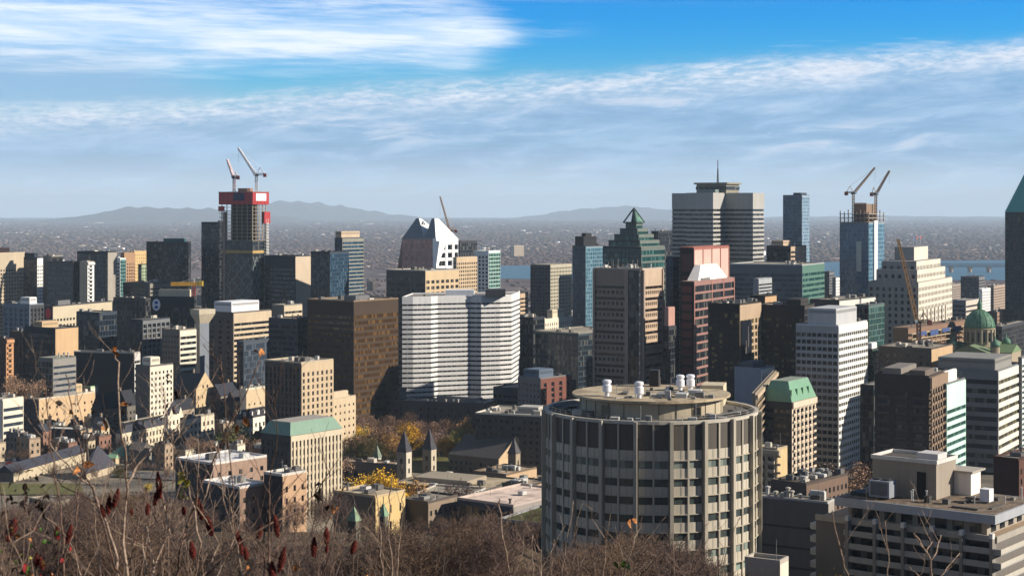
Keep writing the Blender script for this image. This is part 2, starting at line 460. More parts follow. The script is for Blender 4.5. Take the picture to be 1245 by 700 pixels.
ROOFC = (168, 158, 140)
def roof_top(root, wR, wL, H, roofc, par, parc, units, pent, seed):
    rnd = random.Random(seed)
    MB().box(0.3, wR - 0.3, 0.3, wL - 0.3, H - 0.05, H + 0.15).build('roof', twocol(roofc, [q * .74 for q in roofc], .16, .95, 6, [q * .88 for q in roofc], .35, .7, 'roof_gravel'), root)
    if par > 0:
        m = MB()
        m.box(-0.1, wR + 0.1, -0.1, 0.3, H, H + par).box(-0.1, wR + 0.1, wL - 0.3, wL + 0.1, H, H + par)
        m.box(-0.1, 0.3, 0.3, wL - 0.3, H, H + par - 0.01).box(wR - 0.3, wR + 0.1, 0.3, wL - 0.3, H, H + par - 0.01)
        m.build('parapet', wall(parc), root)
    for (a, b, c, d, h, pc) in pent:
        pm = MB().box(a * wR, b * wR, c * wL, d * wL, H + 0.15, H + h)
        pm.box(a * wR + 0.3, b * wR - 0.3, c * wL + 0.3, d * wL - 0.3, H + h, H + h + 0.25)
        pn = pm.build('penthouse', wall(pc), root)
        if h > 3.4 and (b - a) * wR > 4 and (d - c) * wL > 4:
            lm = wall([q * .82 for q in pc])
            MB().box(a * wR - 0.08, a * wR, c * wL + .8, d * wL - .8, H + h - 2.4, H + h - 0.8).build('louvre', lm, pn)
            MB().box(a * wR + .8, b * wR - .8, c * wL - 0.08, c * wL, H + h - 2.4, H + h - 0.8).build('louvre', lm, pn)
    pal = ((196, 192, 184), (150, 148, 142), (110, 106, 100), (206, 196, 176), (88, 84, 80))
    for i in range(units):
        sx, sy, h = rnd.uniform(1.2, 4.2), rnd.uniform(1.2, 4.2), rnd.uniform(0.9, 2.6)
        if wR < sx + 1.5 or wL < sy + 1.5: continue
        x, y = rnd.uniform(0.6, wR - sx - 0.6), rnd.uniform(0.6, wL - sy - 0.6)
        if any(a * wR - sx < x < b * wR and c * wL - sy < y < d * wL for (a, b, c, d, _, _) in pent): continue
        m = MB(); zz = H + 0.15
        kind = rnd.random()
        if kind < 0.6:
            m.box(x, x + sx, y, y + sy, zz + 0.25, zz + h)
            for qx in (x + 0.15, x + sx - 0.3):
                for qy in (y + 0.15, y + sy - 0.3): m.box(qx, qx + 0.15, qy, qy + 0.15, zz - 0.02, zz + 0.25)
            m.box(x + 0.2, x + sx - 0.2, y + 0.2, y + sy - 0.2, zz + h, zz + h + 0.18)
        elif kind < 0.85:
            m.lathe(x + 0.6, y + 0.6, [(0.45, zz - 0.02), (0.45, zz + h), (0.75, zz + h + 0.1), (0.75, zz + h + 0.4), (0.2, zz + h + 0.6)], 10)
        else:
            m.bar((x, y, zz), (x + sx, y, zz + 0.0), 0.25, n=6).bar((x, y, zz), (x, y + sy, zz), 0.25, n=6).bar((x + sx, y, zz - .2), (x + sx, y, zz + 1.2), 0.22, n=6)
        m.build('roof_unit', wall(rnd.choice(pal), 0.6), root)

def poles(root, wR, wL, H, rnd, n):
    for i in range(n):
        x, y, h = rnd.uniform(1, max(1.2, wR - 1)), rnd.uniform(1, max(1.2, wL - 1)), rnd.uniform(2.2, 6)
        m = MB().bar((x, y, H), (x, y, H + h), .09, .05)
        if i % 2: m.bar((x - .7, y, H + h * .8), (x + .7, y, H + h * .8), .05)
        m.build('antenna', flat((120, 118, 116)), root)
HERO = []
NB = [0]
def B(name, label, xl, xc, xr, yt, D, L, R, rot=31.0, cat='building', core=None, roofc=ROOFC, par=0.9, parc=None, units=8, pent=(), base=None, group=None, H=None, up=None):  # many L colours are darker than R: shade of left walls painted in
    """A rectangular building whose near vertical edge stands at bearing xc, D metres out; its two visible walls run to bearings xl and xr."""
    r = radians(rot)
    uc = U(xc)
    wL = D * (U(xl) - uc) / (-cos(r) - U(xl) * sin(r)) if xl < xc else 1.0
    wR = D * (U(xr) - uc) / (sin(r) - U(xr) * cos(r)) if xr > xc else 12.0
    if wR < 0 or wR > 140: wR = 60.0
    wL = max(wL, 9.0) if L is None else wL
    zt = zrow(yt, D)
    x0, y0 = uc * D, D
    zb = min(ground(x0, y0), ground(x0 + sin(r) * wR, y0 + cos(r) * wR), ground(x0 - cos(r) * wL, y0 + sin(r) * wL)) - 1.0
    if base is not None: zb = base
    if H is None: H = zt - zb
    root = empty(name, (x0, y0, zb), pi / 2 - r, label, cat, group)
    NB[0] += 1
    cw = core or (L or R)['w']
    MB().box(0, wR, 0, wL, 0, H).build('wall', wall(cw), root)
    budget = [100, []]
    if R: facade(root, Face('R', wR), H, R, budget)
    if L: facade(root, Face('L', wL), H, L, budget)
    if budget[1]:
        m = MB()
        for rest, g in budget[1]:
            n = len(m.v); m.v += rest.v; m.f += [tuple(i + n for i in f) for f in rest.f]
        tag(m.build('window', budget[1][0][1], root), kind='stuff')
    roof_top(root, wR, wL, H, roofc, par, parc or cw, units, pent, NB[0])
    if par > 0 and D < 1500: poles(root, wR, wL, H, random.Random(NB[0] + 500), 1 + NB[0] % 3)
    HERO.append((x0 + (sin(r) * wR - cos(r) * wL) / 2, y0 + (cos(r) * wR + sin(r) * wL) / 2, 0.5 * sqrt(wR * wR + wL * wL), zb + H))
    return root, wR, wL, H

def inset(P, d):
    """offset a counter-clockwise polygon inwards by d"""
    n, out = len(P), []
    for i in range(n):
        a, b, c = Vector(P[i - 1][:2]), Vector(P[i][:2]), Vector(P[(i + 1) % n][:2])
        e1, e2 = (b - a).normalized(), (c - b).normalized()
        n1, n2 = Vector((-e1.y, e1.x)), Vector((-e2.y, e2.x))
        k = 1 + n1.dot(n2)
        q = b + (n1 + n2) * (d / max(k, 0.3))
        out.append((q.x, q.y))
    return out
def ccw(P):
    a = sum(P[i - 1][0] * P[i][1] - P[i][0] * P[i - 1][1] for i in range(len(P)))
    return P if a > 0 else P[::-1]

def PB(name, label, P, zt, wc, g, fh=3.6, wr=0.42, top=3.0, p=0.35, cat='building', roofc=ROOFC, units=5, pent=(), mw=0.0, group=None, zb=None):
    """A building on any plan P (world metres): storeys of spandrel and ribbon glazing all round."""
    P = ccw([tuple(q[:2]) for q in P])
    cx, cy = sum(q[0] for q in P) / len(P), sum(q[1] for q in P) / len(P)
    Q = [(q[0] - cx, q[1] - cy) for q in P]
    zb = min(ground(*q) for q in P) - 1.0 if zb is None else zb
    H = zt - zb
    root = empty(name, (cx, cy, zb), 0, label, cat, group)
    NB[0] += 1
    nf = int((H - top) / fh); m = MB(); I = inset(Q, p)
    wm = MB().prism(I, 0, fh * wr + 0.04).mesh('window_band', g)
    z = H - top
    m.prism(Q, z, H)
    for k in range(nf):
        z -= fh
        m.prism(Q, z + fh * wr, z + fh - (0.002 if k else 0.002))
        link('window_band', wm, root, (0, 0, z))
    if z > 0.1: m.prism(Q, 0, z - 0.002)
    if mw:
        for i in range(len(Q)):
            a, b = Vector(Q[i - 1]), Vector(Q[i]); L = (b - a).length; n = max(1, int(L / mw))
            for j in range(1, n):
                q = a.lerp(b, j / n); nrm = Vector((-(b - a).y, (b - a).x)).normalized() * 0.2
                q = q + nrm
                m.box(q.x - 0.1, q.x + 0.1, q.y - 0.1, q.y + 0.1, z, H - top)
    m.build('wall', wall(wc), root)
    MB().prism(inset(Q, 0.5), H - 0.02, H + 0.12).build('roof', wall(roofc, 0.95, 0.2), root)
    par = MB()
    Ii = inset(Q, 0.4)
    for i in range(len(Q)):
        par.prism(ccw([Q[i - 1], Q[i], Ii[i], Ii[i - 1]]), H, H + 0.9)
    par.build('parapet', wall(wc), root)
    rnd = random.Random(NB[0])
    for (x0, x1, y0, y1, h, pc) in pent:
        MB().box(x0, x1, y0, y1, H + 0.1, H + h).build('penthouse', wall(pc), root)
    for i in range(units):
        t = rnd.random(); a = Vector(Q[rnd.randrange(len(Q))]) * rnd.uniform(0.1, 0.75)
        s, h = rnd.uniform(1.2, 3.5), rnd.uniform(1, 2.6)
        MB().box(a.x, a.x + s, a.y, a.y + s * rnd.uniform(.6, 1.4), H + 0.1, H + h).build('roof_unit', wall(rnd.choice(((196, 192, 184), (150, 148, 142), (110, 106, 100)))), root)
    r = max(sqrt(q[0] ** 2 + q[1] ** 2) for q in Q)
    HERO.append((cx, cy, r, zt))
    return root, H, Q

def gable(mb, x0, x1, y0, y1, z, h, axis='y', ov=0.4):
    """gable roof solid over a rectangle, ridge along axis"""
    x0, x1, y0, y1 = x0 - ov, x1 + ov, y0 - ov, y1 + ov
    n = len(mb.v)
    if axis == 'y':
        xm = (x0 + x1) / 2
        mb.v += [(x0, y0, z), (x1, y0, z), (x1, y1, z), (x0, y1, z), (xm, y0, z + h), (xm, y1, z + h)]
        mb.f += [(n, n + 3, n + 2, n + 1), (n, n + 1, n + 4), (n + 2, n + 3, n + 5), (n + 1, n + 2, n + 5, n + 4), (n + 3, n, n + 4, n + 5)]
    else:
        ym = (y0 + y1) / 2
        mb.v += [(x0, y0, z), (x1, y0, z), (x1, y1, z), (x0, y1, z), (x0, ym, z + h), (x1, ym, z + h)]
        mb.f += [(n, n + 3, n + 2, n + 1), (n, n + 4, n + 3), (n + 1, n + 2, n + 5), (n, n + 1, n + 5, n + 4), (n + 2, n + 3, n + 4, n + 5)]
    return mb
def mansard(root, wR, wL, H, h, ins, mat, topmat=None, ov=0.5, name='roof'):
    a = [(-ov, -ov), (wR + ov, -ov), (wR + ov, wL + ov), (-ov, wL + ov)]
    b = [(ins, ins), (wR - ins, ins), (wR - ins, wL - ins), (ins, wL - ins)]
    o = MB().frustum(a, H + 0.16, b, H + h).build(name, mat, root)
    if topmat: MB().prism(inset(b, 0.3), H + h, H + h + 0.15).build('roof_deck', topmat, root)
    return o
# ------------------------------------------------------------------ palette
BEIGE, CREAM, WHITE, CONC, TAN = (206, 184, 150), (224, 212, 186), (224, 221, 212), (168, 158, 144), (206, 168, 116)
GREY, DGREY, BROWN, DARK, COPPER = (120, 120, 122), (72, 72, 76), (112, 86, 68), (36, 38, 44), (120, 178, 140)
GD = glass((20, 26, 34)); GN = glass((26, 34, 44), share=0.25); GBL = glass((36, 62, 84), (90, 120, 136), 0.15, 0.08)
GT = glass((30, 66, 66), (110, 150, 140), 0.2); GBR = glass((70, 52, 34), (126, 96, 54), 0.3, 0.1)  # GBR: golden reflections painted in as the second pane tint
GW = glass((48, 48, 44), (176, 168, 110), 0.35); GG = glass((50, 52, 56), (140, 130, 110), 0.3)
GSL = glass((52, 62, 74), (110, 120, 130), 0.25, 0.08)

# ------------------------------------------------------------------ far left row of towers
B('hotel_tower', 'beige hotel block with small square windows at the far left edge', -60, -25, 30, 309, 1500, GR(BEIGE, GD), GR(BEIGE, GD, 3.4, 3.4, .5, .5, top=14), pent=[(.0, .72, .1, .8, 5, (60, 40, 40))], units=3)
B('balcony_tower', 'dark tower with a sunlit strip of white balconies, second from the left edge', 29, 45, 52, 314, 1520, CU((40, 50, 66), GD), GR(WHITE, GD, 3.3, 2.6, .55, .5, top=6), pent=[(0, .6, .2, .95, 4.5, (50, 60, 76))])
B('concrete_tower', 'pale tower with a bare windowless wall beside the white balcony strip', 52, 63, 76, 312, 1530, BL((180, 170, 154)), CU(DARK, GD), units=2)
B('ribbon_tower', 'dark grey tower with pale storey bands behind the concave hotel', 57, 89, 97, 319, 1490, RB((96, 94, 96), GD, 4.6, .5), CU(DARK, GD), units=4)
B('apartment_tower', 'narrow apartment tower with beige wall and white balcony stack', 97, 106, 114, 319, 1440, BL((196, 176, 148)), BA(WHITE, GD, 3.4, 6, 1.6), units=2)
B('office_tower', 'dark glass tower with a plain pale concrete end wall', 94, 131, 142, 307, 1480, CU((34, 38, 48), GD, mw=4), BL((176, 166, 150)), units=3)
B('glass_tower', 'slim pale green glass tower with white floor edges', 139, 146, 153, 315, 1560, RB(WHITE, GT, 3.4, .5), CU((110, 160, 156), GT, 3.4), units=2)
B('brick_block', 'small orange brick block with a dark top between towers', 147, 151, 164, 308, 1780, GR((180, 134, 92), GD), GR((190, 140, 96), GD, top=10), units=2)
B('brick_block', 'bright yellow lit block left of the wide black slab', 158, 163, 180, 306, 1800, BL(TAN), GR((226, 186, 116), GD, wr=.3, hr=.3), units=2)
B('green_annex', 'small greenish annex at the foot of the black slab', 168, 172, 181, 322, 1700, CU(DARK, GT), GR((170, 186, 140), GT), units=1)
B('black_slab', 'wide black glass slab with a small teal penthouse', 178, 229, 232, 295, 1650, CU((22, 24, 32), GD, 3.6, 2.6, .25), CU((22, 24, 32), GD), rot=10, pent=[(.1, .9, .1, .6, 4, (50, 110, 120))], units=2)
B('low_block', 'low grey block with cluttered roof below the black slab', 150, 182, 212, 345, 1480, RB(DGREY, GD), RB((150, 140, 126), GD), units=8)
B('dark_tower', 'tall blue black tower standing left of the tower under construction', 245, 267, 275, 271, 1520, CU((26, 32, 46), GD, 3.7, 2.6, .25), CU((30, 36, 50), GD), units=2)
B('slab_block', 'dark slab with blank beige end wall right of the tower under construction', 322, 359, 380, 312, 1460, RB((42, 46, 58), GD, 3.8, .55, top=9), BL((214, 190, 158)), units=2)
B('glass_twin', 'dark blue twin glass towers behind the brown mirrored block', 378, 401, 424, 307, 1420, CU((28, 38, 54), GD, 3.4, 2.4), CU((40, 58, 74), GBL, 3.2, 3.0), units=3)
B('banded_tower', 'teal banded tower with a beige crown above the twin glass towers', 407, 416, 442, 290, 1560, CU((40, 60, 74), GBL), RB((150, 146, 130), GBL, 3.6, .62), pent=[(.0, .85, .1, .9, 6.5, (214, 186, 150))], units=0)

# ------------------------------------------------------------------ second row, left
b, wR, wL, H = B('logo_building', 'dark glass office with a round white logo sign on its upper corner', 182, 236, 238, 362, 1250, RB((38, 46, 56), GN, 4.2, .6, top=6), CU(DARK, GD), rot=12, pent=[(.1, .9, .1, .8, 6, (218, 200, 166))], units=9)
sg = MB()
yy = wL * 0.845
k = len(sg.v)
sg.v += [(-0.5, yy + 3.3 * cos(i * pi / 14), H - 5.6 + 4.5 * sin(i * pi / 14)) for i in range(28)] + [(-0.36, yy + 3.3 * cos(i * pi / 14), H - 5.6 + 4.5 * sin(i * pi / 14)) for i in range(28)]
sg.f += [tuple(range(28)), tuple(reversed(range(28, 56)))] + [(i, 28 + i, 28 + (i + 1) % 28, (i + 1) % 28) for i in range(28)]
s_ = sg.build('logo_sign', flat((236, 240, 246), .5), b)
em = MB()
for zc in (-7.4, -3.9):
    k = len(em.v)
    em.v += [(-0.56, yy + 1.5 * cos(i * pi / 8), H + zc + 1.25 * sin(i * pi / 8)) for i in range(16)] + [(-0.505, yy + 1.5 * cos(i * pi / 8), H + zc + 1.25 * sin(i * pi / 8)) for i in range(16)]
    em.f += [tuple(k + i for i in range(16))] + [(k + i, k + 16 + i, k + 16 + (i + 1) % 16, k + (i + 1) % 16) for i in range(16)]
em.build('logo_emblem', flat((40, 74, 150), .5), s_)
B('mirror_tower', 'grey brown mirrored tower reflecting its neighbours left of the logo building', 138, 177, 183, 364, 1220, CU((70, 62, 56), GG, 3.8, 3.2), CU(DARK, GD), units=6)
B('striped_tower', 'dark tower with two pale vertical strips below the logo building', 158, 173, 206, 390, 1130, CU((34, 40, 50), GN), VE((120, 122, 124), GD, bw=5, wr=.75), rot=26, units=5)
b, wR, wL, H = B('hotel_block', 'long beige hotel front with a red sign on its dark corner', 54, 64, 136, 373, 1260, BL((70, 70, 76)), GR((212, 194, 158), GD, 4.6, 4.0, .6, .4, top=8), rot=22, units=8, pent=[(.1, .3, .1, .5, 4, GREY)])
sg = MB()
sg.v = [(-.5, wL * .5 + 2.6 * cos(i * pi / 12), H - 5 + 4.2 * sin(i * pi / 12)) for i in range(24)] + [(-.14, wL * .5 + 2.6 * cos(i * pi / 12), H - 5 + 4.2 * sin(i * pi / 12)) for i in range(24)]
sg.f = [tuple(range(24)), tuple(reversed(range(24, 48)))] + [(i, 24 + i, 24 + (i + 1) % 24, (i + 1) % 24) for i in range(24)]
sg.build('hotel_sign', flat((196, 40, 44), .5), b)
B('dark_wing', 'dark glass wing standing in front of the beige hotel', 93, 121, 142, 381, 1150, CU((40, 52, 66), GN), CU((40, 52, 66), GN), units=6)
B('finned_block', 'bluish block with white vertical fins at the far left', 5, 36, 53, 371, 1200, VE((120, 134, 150), GBL, bw=5, wr=.6), VE(DGREY, GD, bw=3), pent=[(.0, .5, .0, .35, 5.5, WHITE)], units=8)
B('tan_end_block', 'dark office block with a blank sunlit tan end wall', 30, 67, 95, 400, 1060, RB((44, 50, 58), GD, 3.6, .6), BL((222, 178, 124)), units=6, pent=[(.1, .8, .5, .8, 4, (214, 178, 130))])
B('brick_tower', 'brown tower with an orange sawtooth edge at the left border', -20, 7, 16, 413, 1000, GR((96, 62, 52), GD), BA((216, 150, 96), GD, 3.2, 4, 1.2), units=2)
B('brown_slab', 'plain brown slab behind the bare tree at the left', 12, 36, 44, 405, 1080, VE((84, 66, 58), GD, bw=3), CU(DARK, GD), units=3)
B('grey_block', 'grey banded block with a greenish glass side in front of the dark wing', 47, 64, 92, 437, 970, CU((104, 106, 98), GG), RB((150, 144, 136), GSL, 3.6, .4), units=6)
B('dark_hall', 'long dark blank hall with a pale flat roof edge', 90, 163, 170, 430, 1010, BL((46, 50, 60)), RB((200, 196, 186), GD, 4, .4), rot=14, parc=(180, 174, 160), units=6)  # dark wall colour carries the shadow of its neighbours
B('stone_block', 'cream stone apartment block with a square top storey', 165, 182, 210, 446, 930, BL((110, 104, 98)), GR(CREAM, GD, 3.3, 3.0, .42, .5), pent=[(.1, .5, .1, .7, 5, CREAM)], units=4)
B('ribbon_block', 'tan block with cream ribbon stripes on its sunlit side', 197, 218, 238, 402, 1060, GR((134, 122, 108), GD, 3.5, 2.6, .4, .4), RB(CREAM, GD, 3.7, .5, .6), units=6)
t, wR, wL, H = B('flared_tower', 'slim concrete tower with a flared crown of plant rooms', 239, 243, 254, 379, 1090, BL((224, 204, 168)), BL((132, 140, 152)), units=3, rot=40)  # lit edge and bluish shade painted as two wall colours
fm = MB()
fm.frustum([(0, 0), (wR, 0), (wR, wL), (0, wL)], H - 8, [(-3, -3), (wR + 3, -3), (wR + 3, wL + 3), (-3, wL + 3)], H - 1.5)
fm.box(-3, wR + 3, -3, wL + 3, H - 1.5, H + 1.6); fm.build('flared_crown', wall((206, 190, 158)), t)
B('ribbon_tower', 'brown tower with sunlit beige ribbons and a white mechanical crown', 253, 283, 329, 381, 1110, GR((104, 94, 88), GD, 3.5, 8, .35, .5, top=4), RB((216, 190, 152), GD, 3.6, .5, .8, top=5), pent=[(.0, .72, .05, .75, 7.5, (216, 214, 212))], units=4)
B('glass_block', 'dark blue glass block in front of the beige ribbon tower', 288, 296, 330, 417, 1000, CU((50, 60, 74), GN), CU((56, 66, 80), GSL, 3.6, 3.2), units=5, rot=20)
B('grey_block', 'dark grey office block left of the brown mirrored block', 327, 362, 380, 389, 1060, RB((74, 76, 80), GN, 3.6, .5), RB((60, 62, 66), GN), units=7)
B('beige_annex', 'small beige annex with ribbon windows above the dark grey block', 331, 345, 367, 372, 1160, BL((150, 140, 126)), RB((220, 196, 158), GD, 3.6, .45), units=3)
B('mirrored_block', 'big brown mirrored block with golden reflections on its right wall', 374, 430, 484, 367, 1020, RB((74, 54, 40), GBR, 3.7, .5, .2, top=7), RB((78, 58, 40), GBR, 3.7, .58, .2, top=7), rot=36, units=10, pent=[(.2, .5, .15, .4, 3, GREY)], parc=(150, 120, 90))
B('narrow_window_tower', 'brown concrete tower with columns of narrow windows and a cluttered roof', 323, 366, 405, 442, 850, VE((92, 80, 70), GD, 3.4, 2.9, .4, sp=(96, 84, 74)), GR((214, 184, 142), GG, 3.4, 3.4, .42, .62, top=4), rot=36, units=16, parc=(200, 180, 150))  # left wall is the beige painted in its shaded tone
B('stone_annex', 'small stepped cream stone house right of the brown concrete tower', 398, 405, 432, 486, 930, BL(BEIGE), GR((220, 192, 150), GD, 4, 4, .3, .35), pent=[(.05, .7, .1, .8, 4, (220, 196, 156))], units=2)
m, wR, wL, H = B('copper_roof_hall', 'hall with a pale green copper roof and rows of slit windows', 318, 353, 415, 530, 720, GR((70, 68, 66), GD, 3.8, 3, .4, .6), VE((222, 202, 166), GD, 3.9, 2.3, .45, sp=(200, 178, 142)), rot=38, par=0, units=0)
mansard(m, wR, wL, H, 5.4, 2.6, wall((128, 166, 140), .7), wall((180, 170, 154)))

# ------------------------------------------------------------------ middle
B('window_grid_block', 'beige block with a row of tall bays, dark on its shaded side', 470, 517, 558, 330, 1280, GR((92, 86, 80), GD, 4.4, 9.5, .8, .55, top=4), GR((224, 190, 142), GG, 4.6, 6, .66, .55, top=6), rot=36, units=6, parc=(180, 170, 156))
B('residential_tower', 'beige apartment slab with a tight window grid behind the zigzag building', 551, 555, 580, 314, 1360, GR(BEIGE, GD), GR((214, 182, 140), GD, 3.2, 3.0, .58, .55, top=3), units=4)
B('white_grid_tower', 'white gridded tower with a pale green glass side', 577, 594, 608, 306, 1400, GR((214, 218, 216), GD, 3.3, 3.2, .6, .6, top=3), CU((170, 206, 190), GT, 3.3, 2.6), units=4)
B('dark_block', 'plain dark block right behind the twin peaked building', 553, 559, 580, 294, 1750, BL((60, 60, 66)), CU((46, 46, 52), GD), units=3)
B('far_block', 'lone beige block on the far bank of the river', 622, 625, 637, 299, 7000, BL(BEIGE), GR((190, 168, 140), GD, 3.6, 6), units=1)
B('small_tower', 'small tan tower with ribbon windows right of the zigzag building', 617, 632, 642, 357, 1480, BL((96, 90, 86)), RB((212, 176, 138), GD, 3.6, .45), units=3)
B('copper_top_tower', 'grey gridded tower under a pale green copper roof', 645, 669, 695, 322, 1620, GR((92, 90, 92), GD, 3.5, 3.2, .5, .55), GR((196, 186, 158), GD, 3.5, 3.2, .5, .6), units=0, par=0)
B('blue_glass_tower', 'blue glass tower with a white pier and a dark stepped top', 696, 712, 736, 300, 1480, CU((48, 58, 72), GBL, 3.5, 3), CU((112, 142, 156), glass((60, 100, 120), (140, 166, 176), .2, .08), 3.5, 4.2, .5), pent=[(.0, .65, .15, .8, 9, (44, 46, 52)), (.2, .5, .3, .6, 12, (52, 54, 60))], units=2)
B('dark_tower', 'black tower close behind the stepped pyramid tower', 792, 800, 824, 282, 1620, CU((30, 36, 46), GD, 3.7, 2.6), CU((28, 34, 42), GD), units=3)
B('dotted_tower', 'black tower with two dotted lines of white panels', 619, 648, 662, 387, 1270, CU((24, 30, 42), GD, 3.6, 3), CU((24, 30, 42), GD), units=8)
B('teal_low_block', 'broad dark teal glass block beneath the cream stepped house', 651, 703, 760, 406, 1190, CU((34, 50, 58), GN, 3.7, 4), CU((38, 58, 66), GN), rot=38, units=10, parc=(150, 146, 130))
B('stepped_house', 'cream stepped building with a lattice mast on its roof', 654, 662, 696, 389, 1290, BL(CREAM), GR(CREAM, GD, 3.8, 3.4, .35, .6), pent=[(.3, .72, .1, .9, 7, (230, 214, 178))], units=3)
B('brick_annex', 'grey and brick block with a blue plant room in the shade', 630, 657, 695, 461, 990, GR((128, 124, 124), GD, 3.4, 3, .4, .45), VE((140, 78, 62), GD, 3.4, 7, .4), rot=40, pent=[(.1, .55, .2, .9, 5, (96, 116, 140))], units=4)
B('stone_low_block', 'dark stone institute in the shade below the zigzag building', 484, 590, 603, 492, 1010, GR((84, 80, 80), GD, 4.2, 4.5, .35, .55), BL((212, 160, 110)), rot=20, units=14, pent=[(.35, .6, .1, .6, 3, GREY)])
B('stone_gate_block', 'shaded brown stone building between the trees and the brown mirrored block', 428, 486, 494, 476, 1045, GR((92, 82, 78), GD, 4, 5, .3, .5), BL((150, 130, 110)), rot=20, units=6)
B('grid_low_block', 'low dark gridded block with a pale cluttered roof', 578, 664, 690, 507, 890, GR((78, 74, 72), GD, 3.6, 3.4, .55, .5, top=1.5), GR((160, 150, 136), GD), rot=21, units=26, parc=(206, 200, 182), pent=[(.3, .6, .2, .5, 3.5, (200, 194, 180))])
B('blue_plinth', 'low blue grey plinth in front of the broad teal block', 600, 640, 700, 474, 1030, RB((64, 70, 80), GD), RB((84, 88, 96), GD), units=6)

# ------------------------------------------------------------------ centre right
B('edge_tower', 'slim blue glass tower squeezed left of the red granite tower', 810, 818, 826, 314, 1060, CU((40, 60, 84), GBL), CU((40, 60, 84), GBL), units=1)
B('dark_stub', 'dark glass block with a small pink rooftop house between two stone towers', 806, 813, 822, 398, 1000, CU((40, 42, 50), GD), CU((44, 46, 54), GD), units=1, pent=[(.05, .9, .1, .8, 12, (206, 148, 130))])
b, wR, wL, H = B('amber_window_block', 'dark brown block with amber lit ribbons of reflecting windows', 861, 899, 925, 371, 940, GR((40, 32, 30), GW, 3.8, 6.8, .86, .56, p=.2, top=4), GR((196, 164, 128), glass((40, 38, 32), (220, 190, 120), .3), 3.9, 5.5, .66, .66, top=8), rot=30, units=8)  # amber pane tint paints in the reflected glimmer
rc = MB().box(.6, wR * .5, -1.0, -.35, 0, H - 9); rc.build('shaded_recess', glass((30, 34, 44)), b)  # dark slab painted as a shadowed recess
B('penthouse_block', 'dark plant room with a tan end wall on the roofs right of the red tower', 912, 930, 944, 361, 1000, BL((52, 44, 42)), BL((212, 164, 112)), units=2)
B('dark_ribbon_tower', 'dark brown tower with faint window ribbons left of the white office tower', 922, 978, 990, 373, 960, GR((52, 44, 38), GW, 3.4, 4.8, .84, .45, p=.2, top=6), CU((60, 52, 46), GD), rot=24, units=9, pent=[(.1, .9, .1, .4, 4, (60, 54, 50))])
B('green_glass_block', 'wide glass block with a bright green right wall', 886, 975, 1002, 323, 1260, RB((104, 112, 120), GSL, 3.8, .62, top=5), RB((84, 130, 112), GT, 4.2, .5, top=4), rot=27, units=9, parc=(176, 180, 176))
B('reflection_block', 'small pale grey louvred block standing in for a reflection above the dark tower', 916, 922, 938, 340, 1180, BL((150, 156, 160)), RB((176, 180, 182), GD, 2.4, .5), units=2)  # block added where the glass wall only shows a pale reflection
B('brown_block', 'dark block with beige ribbon front beside the cross shaped tower', 932, 961, 980, 300, 1420, CU((44, 40, 40), GD), RB((204, 172, 138), GD, 3.8, .5), pent=[(.0, .5, .3, .8, 5, (214, 182, 146))], units=2)
B('curved_blue_tower', 'tall slim blue glass tower standing alone against the sky', 952, 975, 984, 238, 1750, CU((84, 104, 122), glass((70, 92, 112), (110, 130, 146), .2, .08), 3.6, 4), CU((150, 172, 190), glass((100, 128, 150), (150, 170, 184), .2, .08), 3.6, 5), pent=[(.1, .9, .1, .5, 3, (60, 74, 90))], units=1)
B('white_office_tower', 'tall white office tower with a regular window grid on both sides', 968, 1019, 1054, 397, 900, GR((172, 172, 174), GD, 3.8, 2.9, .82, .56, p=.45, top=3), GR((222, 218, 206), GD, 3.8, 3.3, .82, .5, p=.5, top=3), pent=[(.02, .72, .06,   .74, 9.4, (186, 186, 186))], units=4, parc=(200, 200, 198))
B('dark_green_tower', 'green glass tower peeping out right of the white office tower', 1050, 1060, 1070, 426, 960, CU(DARK, GD), CU((80, 130, 96), GT, 3.4), pent=[(.1, .7, .1, .8, 4, WHITE)], units=2)
B('flat_roof_block', 'low white block with large flat roof behind the white office tower', 985, 1020, 1064, 366, 1080, RB((70, 74, 76), GD), RB((214, 206, 192), GT, 4, .5), rot=36, units=8)
B('blank_grey_block', 'pale bluish blank block with a white ribbed end wall', 893, 925, 941, 449, 920, BL((150, 156, 172)), VE((226, 222, 214), GG, 5, 4.4, .3, sp=(226, 222, 214)), units=5, pent=[(.0, .9, .3, .8, 3.5, (90, 100, 116))])
m, wR, wL, H = B('copper_mansard_tower', 'slim apartment tower with a bright green copper mansard', 928, 962, 991, 489, 820, RB((60, 58, 56), GD, 3.7, .5), BA((232, 208, 178), GD, 3.6, 5.4, 1.3, 3), rot=33, par=0, units=0)
mansard(m, wR, wL, H, 10.0, 2.8, wall((118, 176, 136), .6), wall((150, 160, 140)))
dm = MB()
for i in range(4): dm.box(1 + i * wR / 4.2, 1 + i * wR / 4.2 + 2.2, 0.2, 2.2, H + 1.8, H + 6)
dm.build('dormer', wall((130, 190, 145), .6), m)
B('balcony_block', 'beige apartment block with dark balconies left of the green mansard', 914, 918, 944, 480, 790, BL((150, 136, 116)), BA((204, 176, 140), GD, 3.7, 6, 1.4), rot=14, units=4)
B('yellow_end_block', 'low apartment block with a blank yellow end wall and deep balconies', 920, 945, 957, 547, 660, BA((196, 172, 136), GD, 3.3, 5.2, 1.5, par=(206, 184, 148)), BL((226, 190, 128)), rot=36, units=3)
B('brown_balcony_tower', 'dark brown apartment tower with stacked balconies on its sunlit edge', 1064, 1129, 1151, 459, 740, BA((66, 54, 48), GG, 3.7, 8.5, 1, 6, par=(90, 76, 66)), BA((156, 126, 98), GD, 3.7, 5.4, 1.5, 5), rot=27, units=5, pent=[(.1, .9, .55, .9, 3, (140, 130, 118)), (.1, .6, .1, .4, 2.4, (120, 104, 90))])
